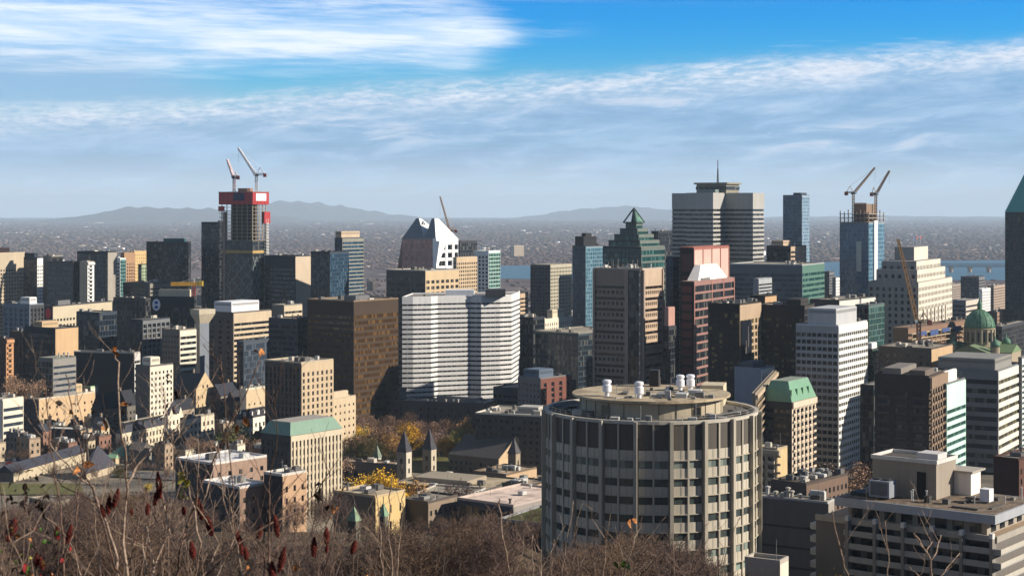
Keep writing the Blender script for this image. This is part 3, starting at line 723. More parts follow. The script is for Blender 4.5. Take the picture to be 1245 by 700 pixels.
B('mint_tower', 'mint green apartment tower with white balcony edges', 1142, 1150, 1173, 468, 765, BL(GREY), RB((190, 236, 212), GT, 3.8, .5, .5, top=10), pent=[(.0, .6, .1, .6, 6, (226, 220, 208))], units=1)
B('white_ribbon_office', 'white ribbon office block with slanting sunlit stripes at the right', 1136, 1213, 1242, 452, 890, RB((120, 124, 128), GN, 5.0, .5, .4), RB((226, 218, 198), GW, 5.0, .45, .5), rot=30, units=3, pent=[(.02, .7, .05, .95, 6.5, (150, 146, 138))])
B('slatted_block', 'white slatted block at the right edge behind the ribbon office', 1238, 1242, 1262, 436, 930, BL(GREY), RB((206, 210, 206), GT, 3, .5), units=2)
B('brick_house', 'dark brick block at the right edge above the foreground terrace', 1208, 1238, 1275, 560, 560, BL((84, 50, 40)), GR((110, 66, 52), GD), rot=40, units=3)
B('concrete_garage', 'windowless ribbed concrete building low behind the round tower', 900, 1006, 1014, 612, 440, RB((112, 106, 100), wall((84, 80, 78)), 5.5, .12), BL(CONC), rot=30, units=12, par=.6, parc=(190, 186, 180))
B('cream_kiosk', 'small cream building at the foot of the round tower', 906, 948, 958, 686, 330, BL((190, 178, 160)), BL(CREAM), rot=30, units=2)
B('brown_roof_block', 'low brown flat roofed block full of roof sheds', 938, 980, 1030, 590, 600, GR((90, 76, 66), GD), GR((130, 100, 80), GD), rot=40, units=22, roofc=(96, 84, 74))
B('right_dark_block', 'dark block hidden in shade right of the white office tower', 1046, 1062, 1090, 470, 840, CU((34, 40, 44), GD), CU((34, 40, 44), GD), units=4)
B('red_roof_block', 'long brown low building below the stepped stone tower', 1068, 1132, 1158, 425, 930, GR((84, 74, 68), GD, 4, 4, .35, .5), BL((214, 172, 122)), rot=32, units=12)
B('shade_block', 'dark office block in the shade left of the stepped stone tower', 1040, 1056, 1075, 372, 1050, CU((60, 74, 78), GN), CU((70, 100, 90), GT), units=3)

# towers at the far right, beyond the cathedral
for nm, lb, a in (
    ('blue_block', 'dark blue block far behind the green dome', (1168, 1190, 1197, 337, 2100, CU((60, 70, 88), GN), RB(GREY, GD))),
    ('white_block', 'white block with grey front right of the stepped stone tower', (1158, 1174, 1190, 366, 1700, RB((110, 116, 130), GN, 4.5, .5), RB((214, 200, 180), GD, 5, .4))),
    ('white_block', 'white slab to the right of the dark blue block', (1190, 1194, 1204, 352, 2000, BL(WHITE), GR(WHITE, GD))),
    ('tan_block', 'tan block left of the teal tower at the right edge', (1200, 1208, 1222, 348, 2150, GR((150, 136, 126), GD), GR((186, 158, 136), GD))),
    ('grey_block', 'grey block low behind the green dome to its left', (1150, 1158, 1172, 346, 2300, GR((120, 116, 116), GD), GR((170, 150, 134), GD))),
    ('brown_block', 'brown block between the green dome and the teal tower', (1200, 1212, 1226, 380, 1500, GR((96, 84, 80), GD), GR((170, 134, 110), GD))),
    ('dark_block', 'dark block at the foot of the teal tower', (1206, 1218, 1250, 398, 1350, CU((40, 46, 54), GD), CU((40, 46, 54), GD))),
    ('low_tower', 'small black tower between the blue glass towers', (1001, 1008, 1014, 331, 2200, CU(DARK, GD), RB(GREY, GD))),
    ('low_tower', 'pale small tower left of the blue tower under construction', (1012, 1016, 1024, 338, 2000, BL(GREY), GR(WHITE, GD)))):
    B(nm, lb, *a, units=2)

# ------------------------------------------------------------------ lower left: old stone quarter
def hip_house(name, label, xl, xc, xr, yt, D, L, R, h, rot=31, slate=(58, 60, 70), axis='y', dorm=0, cat='house', gcol=None):
    m, wR, wL, H = B(name, label, xl, xc, xr, yt, D, L, R, rot=rot, par=0, units=0, cat=cat)
    gable(MB(), 0, wR, 0, wL, H + 0.16, h, axis, .5).build('roof', twocol(slate, [c * .8 for c in slate], 1.5, .7), m)
    for i in range(dorm):
        s = (i + .5) * wR / dorm
        d = MB().box(s - 1, s + 1, 0.6, 3.0, H + 0.6, H + 2.8); gable(d, s - 1, s + 1, .6, 3.4, H + 2.8, 1.2, 'y', .2)
        d.build('dormer', wall((214, 204, 184)), m)
    if gcol:
        g = MB(); n = len(g.v)
        g.v += [(-0.62, -0.62, H), (wR + .6, -0.62, H), (wR / 2, -0.62, H + h + 1.2), (-0.62, -0.1, H), (wR + .6, -0.1, H), (wR / 2, -0.1, H + h + 1.2)]
        g.f += [(0, 1, 2), (5, 4, 3), (0, 3, 4, 1), (1, 4, 5, 2), (2, 5, 3, 0)]
        gp = g.build('gable_wall', wall(gcol), m)
        c = MB()
        for q in (.38, .62): c.box(wR * q - .5, wR * q + .5, -0.68, -0.62, H + .8, H + 2.6)
        c.build('window', GD, gp)
    ch = MB().box(wR * .7, wR * .7 + 1.2, wL * .6, wL * .6 + 1.2, H + .2, H + h + 2)
    ch.build('chimney', wall((150, 130, 110)), m)
    return m, wR, wL, H
B('cream_institute', 'cream block with white window bands at the left border', -22, 3, 28, 487, 900, BL(CREAM), RB(CREAM, GSL, 4.2, .45, .4), rot=28, units=8)
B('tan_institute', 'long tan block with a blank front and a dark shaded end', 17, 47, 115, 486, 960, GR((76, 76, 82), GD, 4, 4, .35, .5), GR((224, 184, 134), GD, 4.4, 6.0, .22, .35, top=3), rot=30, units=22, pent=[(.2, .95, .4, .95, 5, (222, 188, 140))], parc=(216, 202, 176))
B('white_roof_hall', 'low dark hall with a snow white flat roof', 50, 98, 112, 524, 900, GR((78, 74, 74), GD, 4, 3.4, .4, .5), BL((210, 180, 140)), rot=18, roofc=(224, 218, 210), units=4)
B('green_edge_house', 'cream building with pale green roof edges', 88, 110, 168, 471, 1010, GR((150, 140, 124), GD), GR(CREAM, GD, 4, 3.5, .3, .4), rot=26, parc=(160, 200, 150), roofc=(190, 196, 170), units=14)
hip_house('slate_house', 'big dark slate roofed hall amid the cream buildings', 112, 124, 165, 499, 935, BL((60, 60, 64)), GR((120, 112, 100), GD), 9, 26, (44, 46, 54), 'x')
B('cream_school', 'cream modern school with a band of small windows', 158, 165, 200, 481, 990, BL((170, 160, 140)), RB((232, 216, 182), GD, 4.2, .3, .3), rot=24, units=12)
m, wR, wL, H = B('chateau_house', 'long cream house with dark mansard and row of dormers', 141, 148, 204, 527, 900, BL(CREAM), GR((228, 210, 174), GD, 4.2, 3.2, .42, .6, top=1.2), rot=22, par=0, units=0)
mansard(m, wR, wL, H, 5.6, 3.0, twocol((62, 64, 74), (50, 52, 60), 1.2, .7), wall((196, 178, 146)))
for i in range(5):
    s = (i + .5) * wR / 5
    d = MB().box(s - .9, s + .9, .4, 3.4, H + .8, H + 3.2); gable(d, s - .9, s + .9, .4, 3.6, H + 3.2, 1.1, 'y', .15)
    d.build('dormer', wall((84, 80, 78)), m)
    if i in (1, 3): MB().box(s + 2.5, s + 3.7, wL * .5, wL * .5 + 1.4, H + 4, H + 8.5).build('chimney', wall((236, 226, 206)), m)
m, wR, wL, H = B('ornate_tower', 'ornate cream stone tower with pointed gables', 200, 204, 222, 505, 905, BL(CREAM), GR((230, 214, 182), GD, 4.6, 3.2, .4, .55), rot=24, par=0, units=0, cat='tower')
sp = MB(); sp.frustum([(0, 0), (wR, 0), (wR, wL), (0, wL)], H + .16, [(wR * .45, wL * .45), (wR * .55, wL * .45), (wR * .55, wL * .55), (wR * .45, wL * .55)], H + 7)
sp.build('roof', twocol((70, 72, 80), (56, 58, 66), 1), m)
for q in (0.1, .72):
    d = MB(); gable(d, wR * q, wR * q + 3, -.3, 2, H, 3.6, 'y', .1); d.build('gable', wall((232, 220, 190)), m)
B('cream_residence', 'four storey cream residence with double windows', 219, 225, 260, 510, 880, BL((160, 148, 128)), GR((230, 212, 180), GG, 4, 3.6, .5, .55), rot=26, units=7)
m, wR, wL, H = B('copper_shed', 'low tan building under a pale green hipped roof', 128, 140, 190, 557, 860, BL(TAN), GR((218, 190, 148), GD, 4, 3, .35, .5), rot=20, par=0, units=0)
sp = MB(); sp.frustum([(-.6, -.6), (wR + .6, -.6), (wR + .6, wL + .6), (-.6, wL + .6)], H + .16, [(wR * .25, wL * .45), (wR * .75, wL * .45), (wR * .75, wL * .55), (wR * .25, wL * .55)], H + 4.5)
sp.build('roof', wall((140, 190, 140), .7), m)
m, wR, wL, H = hip_house('slate_barracks', 'long low stone house with a dark slate roof beside the lawn', -4, 16, 104, 575, 800, BL((120, 110, 98)), GR((206, 186, 150), GD, 5, 6, .2, .4), 3.6, 14, (66, 68, 78), 'x')
m, wR, wL, H = B('pyramid_roof_house', 'stone house under a tall dark pyramid roof', 97, 104, 140, 576, 806, BL((120, 110, 98)), GR((200, 178, 144), GD, 5, 5, .25, .4), rot=16, par=0, units=0, cat='house')
MB().frustum([(-.6, -.6), (wR + .6, -.6), (wR + .6, wL + .6), (-.6, wL + .6)], H + .16, [(wR * .48, wL * .48), (wR * .52, wL * .48), (wR * .52, wL * .52), (wR * .48, wL * .52)], H + 12).build('roof', twocol((74, 74, 82), (60, 60, 68), 1), m)
hip_house('gable_hall', 'stone hall with a sunlit pointed gable', 209, 238, 259, 474, 980, GR((78, 74, 72), GD), GR((228, 194, 142), GD, 5, 4, .25, .4), 9, 36, (62, 62, 70), 'y', gcol=(228, 194, 142))
hip_house('slate_house', 'dark slate roofed house right of the pointed gable', 255, 268, 292, 482, 985, BL(DGREY), GR((150, 140, 124), GD), 7, 30, (48, 52, 64), 'x')
hip_house('slate_house', 'slate house with a cream chimney beside the big cream block', 276, 284, 304, 488, 975, BL(DGREY), GR((180, 160, 130), GD), 6, 30, (54, 54, 62), 'x')
B('cream_tower_block', 'big plain cream block left of the brown concrete tower', 292, 299, 326, 474, 960, BL(CREAM), GR((228, 196, 150), GD, 5, 5, .2, .3, top=6), rot=34, units=6)
m, wR, wL, H = B('dormer_house', 'white house with a dark mansard and bright dormers', 288, 294, 327, 510, 880, BL(CREAM), GR((236, 224, 200), GD, 4.2, 3.4, .45, .55), rot=28, par=0, units=0, cat='house')
mansard(m, wR, wL, H, 4.6, 2.4, twocol((60, 58, 62), (48, 48, 54), 1), wall((90, 90, 96)))
for i in range(4):
    s = (i + .5) * wR / 4
    d = MB().box(s - .9, s + .9, .2, 3, H + .5, H + 2.9); gable(d, s - .9, s + .9, .2, 3.2, H + 2.9, 1, 'y', .15); d.build('dormer', wall((240, 234, 220)), m)
hip_house('slate_house', 'dark roofed house tucked left of the cream residence', 206, 214, 236, 500, 945, BL(DGREY), GR((170, 150, 124), GD), 6, 26, (40, 42, 50), 'x')
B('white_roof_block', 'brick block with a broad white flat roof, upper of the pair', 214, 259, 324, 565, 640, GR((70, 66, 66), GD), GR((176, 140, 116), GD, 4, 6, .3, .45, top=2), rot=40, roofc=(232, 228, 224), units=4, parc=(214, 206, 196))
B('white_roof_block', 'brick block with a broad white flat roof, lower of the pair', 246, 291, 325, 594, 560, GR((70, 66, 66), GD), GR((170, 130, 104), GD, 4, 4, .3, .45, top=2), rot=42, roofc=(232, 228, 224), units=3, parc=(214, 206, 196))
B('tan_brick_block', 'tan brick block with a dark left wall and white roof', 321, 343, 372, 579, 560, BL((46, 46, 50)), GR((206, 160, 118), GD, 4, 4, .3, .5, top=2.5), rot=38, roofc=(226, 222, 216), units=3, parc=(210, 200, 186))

# crowded small houses of the old quarter
rnd = random.Random(31); nh = tries = 0
OG = 'old stone houses of the crowded left quarter'
while nh < 90 and tries < 8000:
    tries += 1
    px, D = rnd.uniform(-10, 332), rnd.uniform(835, 1090); x = U(px) * D
    if any((x - hx) ** 2 + (D - hy) ** 2 < (hr * .72 + 6.5) ** 2 for hx, hy, hr, _ in HERO): continue
    h = rnd.uniform(8, 13); yt = YH + (CZ - ground(x, D) - h) / D * F
    if yt < 478: continue
    nh += 1; w_ = rnd.uniform(7, 15); c_ = rnd.choice(((222, 200, 160), (206, 184, 148), (190, 160, 128), (160, 110, 88), (230, 214, 184), (150, 140, 130)))
    k = rnd.random(); rt = rnd.choice((24, 31, 36)); sl = rnd.choice(((60, 62, 70), (84, 80, 78), (74, 60, 54), (110, 104, 98)))
    st = GR(c_, GD, 3.6, 3.2, .4, .5, top=1)
    if k < .5: hip_house('stone_house', 'old stone house with a gabled slate roof and chimney in the crowded quarter', px - w_ * 1.1, px, px + w_ * .9, yt, D, GR([q * .8 for q in c_], GD, 3.6, 3.4, .35, .5, top=1), st, rnd.uniform(3.5, 6), rt, sl, rnd.choice('xy'), rnd.choice((0, 2)))  # left walls use a darker copy of the wall colour, painted shade
    else: B('flat_house', 'old flat roofed house with cluttered roof in the crowded quarter', px - w_ * 1.2, px, px + w_, yt, D, GR([q * .8 for q in c_], GD, 3.6, 3.4, .35, .5, top=1), st, rot=rt, units=9, roofc=rnd.choice(((200, 192, 180), (150, 142, 132), (110, 104, 98), (226, 222, 216))), cat='house', group='old flat roofed houses of the crowded left quarter')  # left side again darkened by colour to look shaded
for o in S.objects:
    if o.parent is None and o.get('label', '').startswith('old stone house with a gabled'): o['group'] = OG

# ------------------------------------------------------------------ campus, middle bottom
B('arched_hall', 'long low hall with a row of arched windows in the shade', 416, 484, 494, 566, 860, GR((92, 86, 84), GD, 7, 5, .4, .6, top=2), BL((170, 150, 126)), rot=20, roofc=(170, 148, 124), units=5)
def spire(name, label, x0, x1, ybase, ytip, D, wc, rot=31, slate=(70, 68, 74)):
    xm = x0 + (x1 - x0) * .62
    m, wR, wL, H = B(name, label, x0, xm, x1, ybase, D, GR([c * .7 for c in wc], GD, 5, 4, .3, .5), GR(wc, GD, 5, 4, .3, .5), rot=rot, par=0, units=0, cat='tower')  # left walls get a darkened copy of the stone as painted shade
    z = zrow(ytip, D) - zrow(ybase, D)
    MB().frustum([(-.5, -.5), (wR + .5, -.5), (wR + .5, wL + .5), (-.5, wL + .5)], H + .16, [(wR * .49, wL * .49), (wR * .51, wL * .49), (wR * .51, wL * .51), (wR * .49, wL * .51)], H + z).build('spire_roof', twocol(slate, [c * .8 for c in slate], 1.2, .7), m)
    f = MB().bar((wR / 2, wL / 2, H + z - .4), (wR / 2, wL / 2, H + z + 1.8), .12); f.build('finial', flat((60, 60, 60)), m)
spire('spire_tower', 'stone tower with slate spire, left of the two on campus', 483, 500, 550, 524, 850, (214, 200, 176))
spire('spire_tower', 'stone tower with slate spire, right of the two on campus', 514, 530, 547, 521, 870, (206, 188, 158))
spire('turret', 'tiny pale green spire behind the arched hall', 454, 463, 556, 541, 880, (190, 190, 170), slate=(124, 136, 120))
spire('turret', 'small dark turret in front of the long slate roof', 618, 632, 552, 533, 830, (180, 160, 130), slate=(84, 82, 84))
spire('turret', 'pale green pointed turret rising out of the bare trees', 424, 437, 634, 616, 470, (120, 116, 96), slate=(130, 150, 122))
spire('turret', 'green pointed turret in front of the yellow stone house', 461, 471, 628, 611, 500, (120, 116, 96), slate=(124, 152, 124))
B('flat_roof_hall', 'broad low hall with a grey brown flat roof and dark colonnade', 476, 588, 634, 598, 760, VE((96, 88, 80), GD, 9, 4.2, .7, .8, 3), GR((170, 150, 124), GD), rot=27, roofc=(186, 168, 140), units=14, pent=[(.3, .8, .3, .9, 2.0, (176, 158, 132))])
B('arch_house', 'tan stone block with two big arched openings on the campus', 576, 615, 652, 578, 800, GR((130, 106, 84), GD, 7, 7, .5, .7), GR((214, 176, 130), GD, 7, 7, .3, .5), rot=34, units=12, roofc=(186, 166, 138))
B('tan_wing', 'tan wing with small windows right of the arched block', 610, 640, 668, 592, 770, GR((90, 78, 66), GD), GR((210, 172, 126), GD, 5, 4, .3, .4), rot=34, units=16, roofc=(180, 162, 138))
hip_house('slate_library', 'long slate roofed library ending in a sunlit stone gable', 546, 606, 648, 558, 880, GR((110, 98, 84), GD), GR((224, 186, 138), GD, 5, 4, .25, .3), 9, 34, (86, 82, 80), 'y', gcol=(224, 186, 138))
B('pink_roof_hall', 'wide hall with a pale pink flat roof and dark blue glass wall', 556, 624, 700, 616, 600, CU((44, 54, 72), GN, 5, 4), BL((160, 150, 140)), rot=37, roofc=(226, 202, 184), units=3, parc=(200, 180, 166))
B('teal_wall_hall', 'long low hall with a dark teal wall and thin pale roof edge', 500, 562, 590, 607, 690, BL((58, 70, 80)), BL((90, 96, 100)), rot=20, units=2, parc=(190, 184, 172))
B('grass_roof_hall', 'dark low hall under a green grass roof beside the round tower', 606, 672, 720, 640, 520, BL((40, 44, 54)), BL((50, 54, 60)), rot=30, roofc=(88, 92, 44), units=0, parc=(150, 150, 150))
B('yellow_stone_house', 'golden stone house glowing in the sun below the yellow maple', 406, 456, 492, 605, 600, BL((120, 100, 82)), GR((232, 194, 120), GD, 6, 5, .2, .5), rot=36, roofc=(190, 172, 146), units=5, parc=(206, 178, 130))
B('small_flat_house', 'small flat roofed house right of the golden stone house', 488, 520, 556, 612, 610, BL((96, 84, 74)), GR((150, 128, 104), GD), rot=34, units=4, roofc=(150, 140, 126))
# ------------------------------------------------------------------ landmarks
def block(parent, name, x0, y0, w, l, z0, h, L, R, core, roofc=ROOFC, par=0.6, label=None):
    """a box-shaped portion of a bigger building, with its own facades as sub-parts"""
    o = MB().box(0, w, 0, l, 0, h).build(name, wall(core), parent, loc=(x0, y0, z0))
    if label: o['label'] = label
    bud = [40, []]
    if R: facade(o, Face('R', w), h, R, bud)
    if L: facade(o, Face('L', l), h, L, bud)
    if bud[1]:
        m = MB()
        for rest, g in bud[1]:
            n = len(m.v); m.v += rest.v; m.f += [tuple(i + n for i in f) for f in rest.f]
        tag(m.build('window', bud[1][0][1], o), kind='stuff')
    m = MB().box(.3, w - .3, .3, l - .3, h - .02, h + .15)
    m.build('roof_deck', wall(roofc, .95), o)
    return o
def wpt(root, x, y, z):
    a = root.rotation_euler.z
    return root.location + Vector((x * cos(a) - y * sin(a), x * sin(a) + y * cos(a), z))

# zigzag ribbon building
zz = [(489, 1130), (502, 1130.6), (524, 1135.4), (532, 1142), (572, 1151), (585, 1148.8), (608, 1154.3), (622, 1160.3)]
P = [(U(p) * d, d) for p, d in zz] + [(U(622) * 1160.3 + 6, 1202), (U(489) * 1130 + 4, 1182)]
PB('zigzag_office', 'white office block with a zigzag front of continuous dark ribbons', P, zrow(362, 1132), (206, 204, 201), GD, 3.34, .36, 2.2, .3, units=5,
   pent=[(-9, 11, -4, 10, 4.4, (216, 218, 222)), (19, 33, -6, 14, 4.9, (76, 74, 80))], roofc=(150, 140, 130), mw=3.2)
# cross shaped tower
r = radians(31)
def loc_xy(c, x, y): return (c[0] + x * sin(r) - y * cos(r), c[1] + x * cos(r) + y * sin(r))
D0 = 1500; a_, e_ = 13.5, 41.0
c0 = (U(867) * D0 - (-e_ * sin(r) + a_ * cos(r)), D0 - (-e_ * cos(r) - a_ * sin(r)))
cr = [(-e_, -a_), (-a_, -a_), (-a_, -e_), (a_, -e_), (a_, -a_), (e_, -a_), (e_, a_), (a_, a_), (a_, e_), (-a_, e_), (-a_, a_), (-e_, a_)]
m, H, Q = PB('cruciform_tower', 'big cross shaped tower with dark ribbons and an antenna on top', [loc_xy(c0, *q) for q in cr], zrow(235.5, D0), (184, 180, 172), GD, 4.1, .5, 12.0, .4, units=0, roofc=(150, 146, 140))
k = MB()
sq = [loc_xy((0, 0), *q) for q in ((-15, -15), (15, -15), (15, 15), (-15, 15))]
k.prism(ccw(sq), H + .1, H + 9); k.prism(ccw([(q[0] * 1.12, q[1] * 1.12) for q in sq]), H + 9, H + 10.6)
k.build('penthouse', wall((150, 142, 120)), m)
k = MB().prism(ccw([(q[0] * 1.03, q[1] * 1.03) for q in sq]), H + 4, H + 7); k.build('window_band', GD, m)
k = MB().prism(ccw([loc_xy((0, 0), *q) for q in ((-26, -9), (26, -9), (26, 9), (-26, 9))]), H + .1, H + 4); k.build('plant_room', wall((130, 144, 140)), m)
k = MB()
for q in ((-.8, -.8), (.8, -.8), (.8, .8), (-.8, .8)): k.bar((q[0], q[1], H + 10), (q[0] * .4, q[1] * .4, H + 24), .22)
for i in range(7): k.box(-.7, .7, -.7, .7, H + 11 + i * 2, H + 11.2 + i * 2)
k.bar((0, 0, H + 10), (0, 0, H + 32), .45); k.build('antenna', flat((110, 100, 98)), m)

# twin peaked tower
m, wR, wL, H = B('twin_peak_tower', 'mauve and white tower with two steep peaks on its roof', 489, 530, 556, 290, 1430, CU((176, 138, 126), glass((190, 146, 134), (170, 130, 120), .2, .35), 3.6, 5, .3, .9), RB((226, 224, 220), GD, 7.0, .62, 1.0, top=3), units=0, par=0, rot=33)
gl = wall((92, 106, 124), .35, spec=.6); wh = wall((236, 234, 230), .6)
hp = H + 17.5
for (y0, yr, y1, xr) in ((0, .06 * wL, .34 * wL, .2 * wR), (.34 * wL, .52 * wL, wL, .12 * wR)):
    A = [(0, y0, H + .16), (wR, y0, H + .16), (wR, y1, H + .16), (0, y1, H + .16), (1.0, yr, hp), (xr, yr, hp), (1.0, yr + 3, hp), (xr, yr + 3, hp)]
    s_ = MB(); s_.v = A; s_.f = [(0, 3, 2, 1), (0, 1, 5, 4)]; s_.v = A
    pk = s_.build('peak_face', wh, m)
    g_ = MB(); g_.v = A; g_.f = [(3, 0, 4, 6), (2, 3, 6, 7), (1, 2, 7, 5), (4, 5, 7, 6)]; g_.build('peak_roof', gl, m)
    if y0 > 0:
        e_m = MB()
        for i in range(3):
            e_m.box(2.2 + i * 1.6, 3.2 + i * 1.6, yr - 2.9, yr - 1.4, hp - 5.6 + (i % 2) * 1.6, hp - 4.3 + (i % 2) * 1.6)
        e_m.build('emblem', flat((50, 54, 70)), pk)
k = MB().box(-1.6, 2.2, -1.6, 2.2, 0, H + .1)
k.frustum([(-1.5, -1.6), (2.2, -1.6), (2.2, 2.2), (-1.5, 2.2)], H - 22, [(-1.6, -5.0), (14, -1.62), (14, 2.3), (-1.6, 2.3)], H - 2)
k.build('corner_pier', wh, m)
MB().frustum([(0, wL), (wR * .6, wL), (wR * .6, wL + 7), (0, wL + 7)], H - 36, [(0, wL), (wR * .6, wL), (wR * .6, wL + .2), (0, wL + .2)], H - 1).build('buttress', wall((150, 118, 110)), m)
MB().box(0, wR * .6, wL + .01, wL + 7, 0, H - 36.01).build('buttress', wall((150, 118, 110)), m)
for q in (.38, .7):
    k = MB().box(wR * q, wR * q + 3.2, -1.6, -.2, 0, H - 3); k.build('pier', wh, m)

# stepped pyramid tower
m, wR, wL, H = B('stepped_tower', 'dark green glass tower stepping up to an open pyramid peak', 733, 779, 808, 300, 1300, CU((22, 42, 42), GT, 3.8, 3.6, .3, .8), RB((104, 116, 108), GT, 5.0, .66, .5, top=1.5), rot=33, units=0, par=0)
for i in range(1, 5):
    t_ = i * 0.092
    block(m, 'setback_storey', wR * t_, wL * t_, wR * (1 - 2 * t_), wL * (1 - 2 * t_), H + (i - 1) * 4.7 + .1, 4.7, CU((22, 42, 42), GT, 4.4, 3.6, .3, .8, top=.3), RB((112, 124, 114), GT, 4.4, .66, .5, top=1.0), (50, 64, 62), roofc=(120, 132, 118))
z = H + 4 * 4.7 + .2; t_ = .385
q0 = [(wR * t_, wL * t_), (wR * (1 - t_), wL * t_), (wR * (1 - t_), wL * (1 - t_)), (wR * t_, wL * (1 - t_))]
q0 = [(wR * .33, wL * .33), (wR * .67, wL * .33), (wR * .67, wL * .67), (wR * .33, wL * .67)]
ap = (wR / 2, wL / 2, z + 11.5); k = MB()
for i in range(4):
    a, b = q0[i], q0[(i + 1) % 4]
    k.bar((a[0], a[1], z), ap, .7); k.bar((a[0], a[1], z), (b[0], b[1], z), .7)
k.build('pyramid_frame', flat((40, 60, 58)), m)
g_ = MB(); g_.v = [(q0[0][0], q0[0][1], z), (q0[1][0], q0[1][1], z), (q0[2][0], q0[2][1], z), (ap[0], ap[1], ap[2] - .6)]; g_.f = [(0, 1, 3), (1, 2, 3)]
g_.build('pyramid_glazing', glass((96, 130, 110), (130, 160, 140), .2), m)

# banded stone tower
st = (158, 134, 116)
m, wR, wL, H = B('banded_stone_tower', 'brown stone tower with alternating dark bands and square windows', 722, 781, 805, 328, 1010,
                 GR(st, GD, 6.95, 3.2, .56, .3, p=.6, top=10.5), GR((206, 174, 142), GD, 6.95, 2.6, .6, .3, p=.6, top=10.5), units=16, parc=(196, 180, 160), rot=33)  # right wall is a paler copy of the stone, sunlight painted in
k = MB(); fl = Face('L', wL); fr = Face('R', wR)
nf = int((H - 10.5) / 6.95)
for f_, w_ in ((fl, wL), (fr, wR)):
    bm = MB()
    f_.box(bm, 1.2, w_ - 1.2, .3, .63, 0, 1.7); me = bm.mesh('window_band', glass((36, 30, 28), (90, 76, 60), .3))
    for i in range(nf): link('window_band', me, m, (0, 0, H - 10.5 - i * 6.95 - 1.5))
k = MB()
fl.box(k, 0.5, 1.6, .6, 1.5, 0, H - .2); fl.box(k, wL * .27, wL * .27 + 2.4, .6, 1.5, 0, H - .2); fl.box(k, wL - 1.4, wL, .6, 1.5, 0, H - .2)
fr.box(k, -.6, 1.1, .6, 1.4, 0, H - .2); fr.box(k, wR - 1.4, wR, .6, 1.4, 0, H - .2)
k.build('pier', wall((176, 150, 130)), m)
k = MB(); fl.box(k, 1.7, wL * .27 - .1, .6, .8, 0, H - .6); k.build('recess', GD, m)
k = MB()
for i in range(24): fl.box(k, .7, 1.4, 1.5, 1.62, H - 4 - i * 6, H - 2.4 - i * 6)
k.build('edge_mark', wall(WHITE), m)
k = MB()
for i in range(10):
    y_ = 1 + i * wL / 10; k.bar((2, y_, H + .2), (2, y_, H + 3.5 + (i * 7 % 4)), .12)
k.build('antenna', flat((150, 140, 130)), m)

# red granite tower
rd = (96, 40, 38)
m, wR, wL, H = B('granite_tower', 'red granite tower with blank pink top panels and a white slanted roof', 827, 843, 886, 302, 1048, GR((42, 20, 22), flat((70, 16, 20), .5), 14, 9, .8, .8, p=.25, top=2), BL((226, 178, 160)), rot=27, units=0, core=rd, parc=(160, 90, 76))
k = MB(); f_ = Face('R', wR)
for i in range(5):
    s = i * (wR - .8) / 4; f_.box(k, s, s + .8, .12, .5, H - 40, H)
for z_ in (H - 21, H - .9): f_.box(k, 0.8, wR - .8, .12, .45, z_, z_ + .9)
k.build('panel_frame', wall((186, 104, 86)), m)
l2, r2 = 8.4, 75.0
bk = block(m, 'front_wing', -24, -l2 - .6, r2, l2, 0, H - 20, GR((44, 22, 22), flat((92, 32, 28), .5), 5.6, 10, .8, .7, p=.3, top=2), RB((170, 118, 106), GD, 5.2, .74, .6, top=1.5), rd, roofc=(190, 150, 130))
k = MB(); f2 = Face('R', r2)
for q in (0, .42, .71, .985): f2.box(k, r2 * q, r2 * q + .9, .6, .85, 0, H - 20)
k.build('pier', wall((214, 138, 116)), bk)
k = MB()
k.frustum([(r2 * .14, .6), (r2 * .86, .6), (r2 * .86, l2 - .4), (r2 * .14, l2 - .4)], H - 20 + .2, [(r2 * .32, 4), (r2 * .72, 4), (r2 * .72, l2 - .4), (r2 * .32, l2 - .4)], H - 20 + 9.6)
k.build('slanted_roof', wall((238, 226, 214)), bk, loc=(0, 0, 0))
k = MB()
for i in range(6): k.box(r2 * .2 + i * 2.8, r2 * .2 + i * 2.8 + 1.6, .1, .55, H - 19.8, H - 18.4)
k.build('roof_unit', wall((150, 150, 146)), bk)

# tower under construction with a red top
m, wR, wL, H = B('unfinished_tower', 'unfinished dark glass tower with red formwork around its top', 269, 307, 324, 293, 1470, CU((30, 42, 52), GN, 3.6, 3.0, .25, .5, top=.2), CU((46, 50, 54), GN, 3.6, 3.0, .3, .9, top=.2), units=0, par=0, rot=31)
dz = zrow(233, 1470) - zrow(293, 1470)
sl = MB().box(-.3, wR + .3, -.3, wL + .3, 0, .4).mesh('floor_slab', wall((176, 158, 134)))
for i in range(10):
    z_ = H + .2 + i * 3.3; link('floor_slab', sl, m, (0, 0, z_))
co = MB().box(wR * .25, wR * .8, wL * .2, wL * .8, H + .2, H + dz - 2)
co.build('core_wall', wall((62, 58, 58)), m)
k = MB()
for i in range(7):
    s = .4 + i * (wL - 1) / 6; k.box(.3, .9, s, s + .6, H + .3, H + dz - 8)
for i in range(5):
    s = .4 + i * (wR - 1) / 4; k.box(s, s + .6, .3, .9, H + .3, H + dz - 8)
k.build('column', wall((176, 160, 136)), m)
me = MB().box(-.9, 2.0, -1.5, 1.6, 0, .7).mesh('slab_edge', wall((206, 184, 156)))
for i in range(38): link('slab_edge', me, m, (-.1, wL, H + 28 - i * 3.6))
MB().box(-.6, 1.4, wL - 5.2, wL - 2.6, 0, H + 26).build('core_wall', wall((150, 128, 112)), m)
hm = MB()
for (sx, sy) in ((wR - 3, -2.6), (wR - .6, -2.6), (wR - 3, -.4), (wR - .6, -.4)): hm.bar((sx, sy, 0), (sx, sy, H + 20), .28)
for i in range(int((H + 20) / 2.6)): hm.box(wR - 3.1, wR - .5, -2.7, -.3, i * 2.6, i * 2.6 + .9)
hm.build('hoist_mast', wall((210, 206, 198)), m)
RED = wall((206, 44, 48), .6)
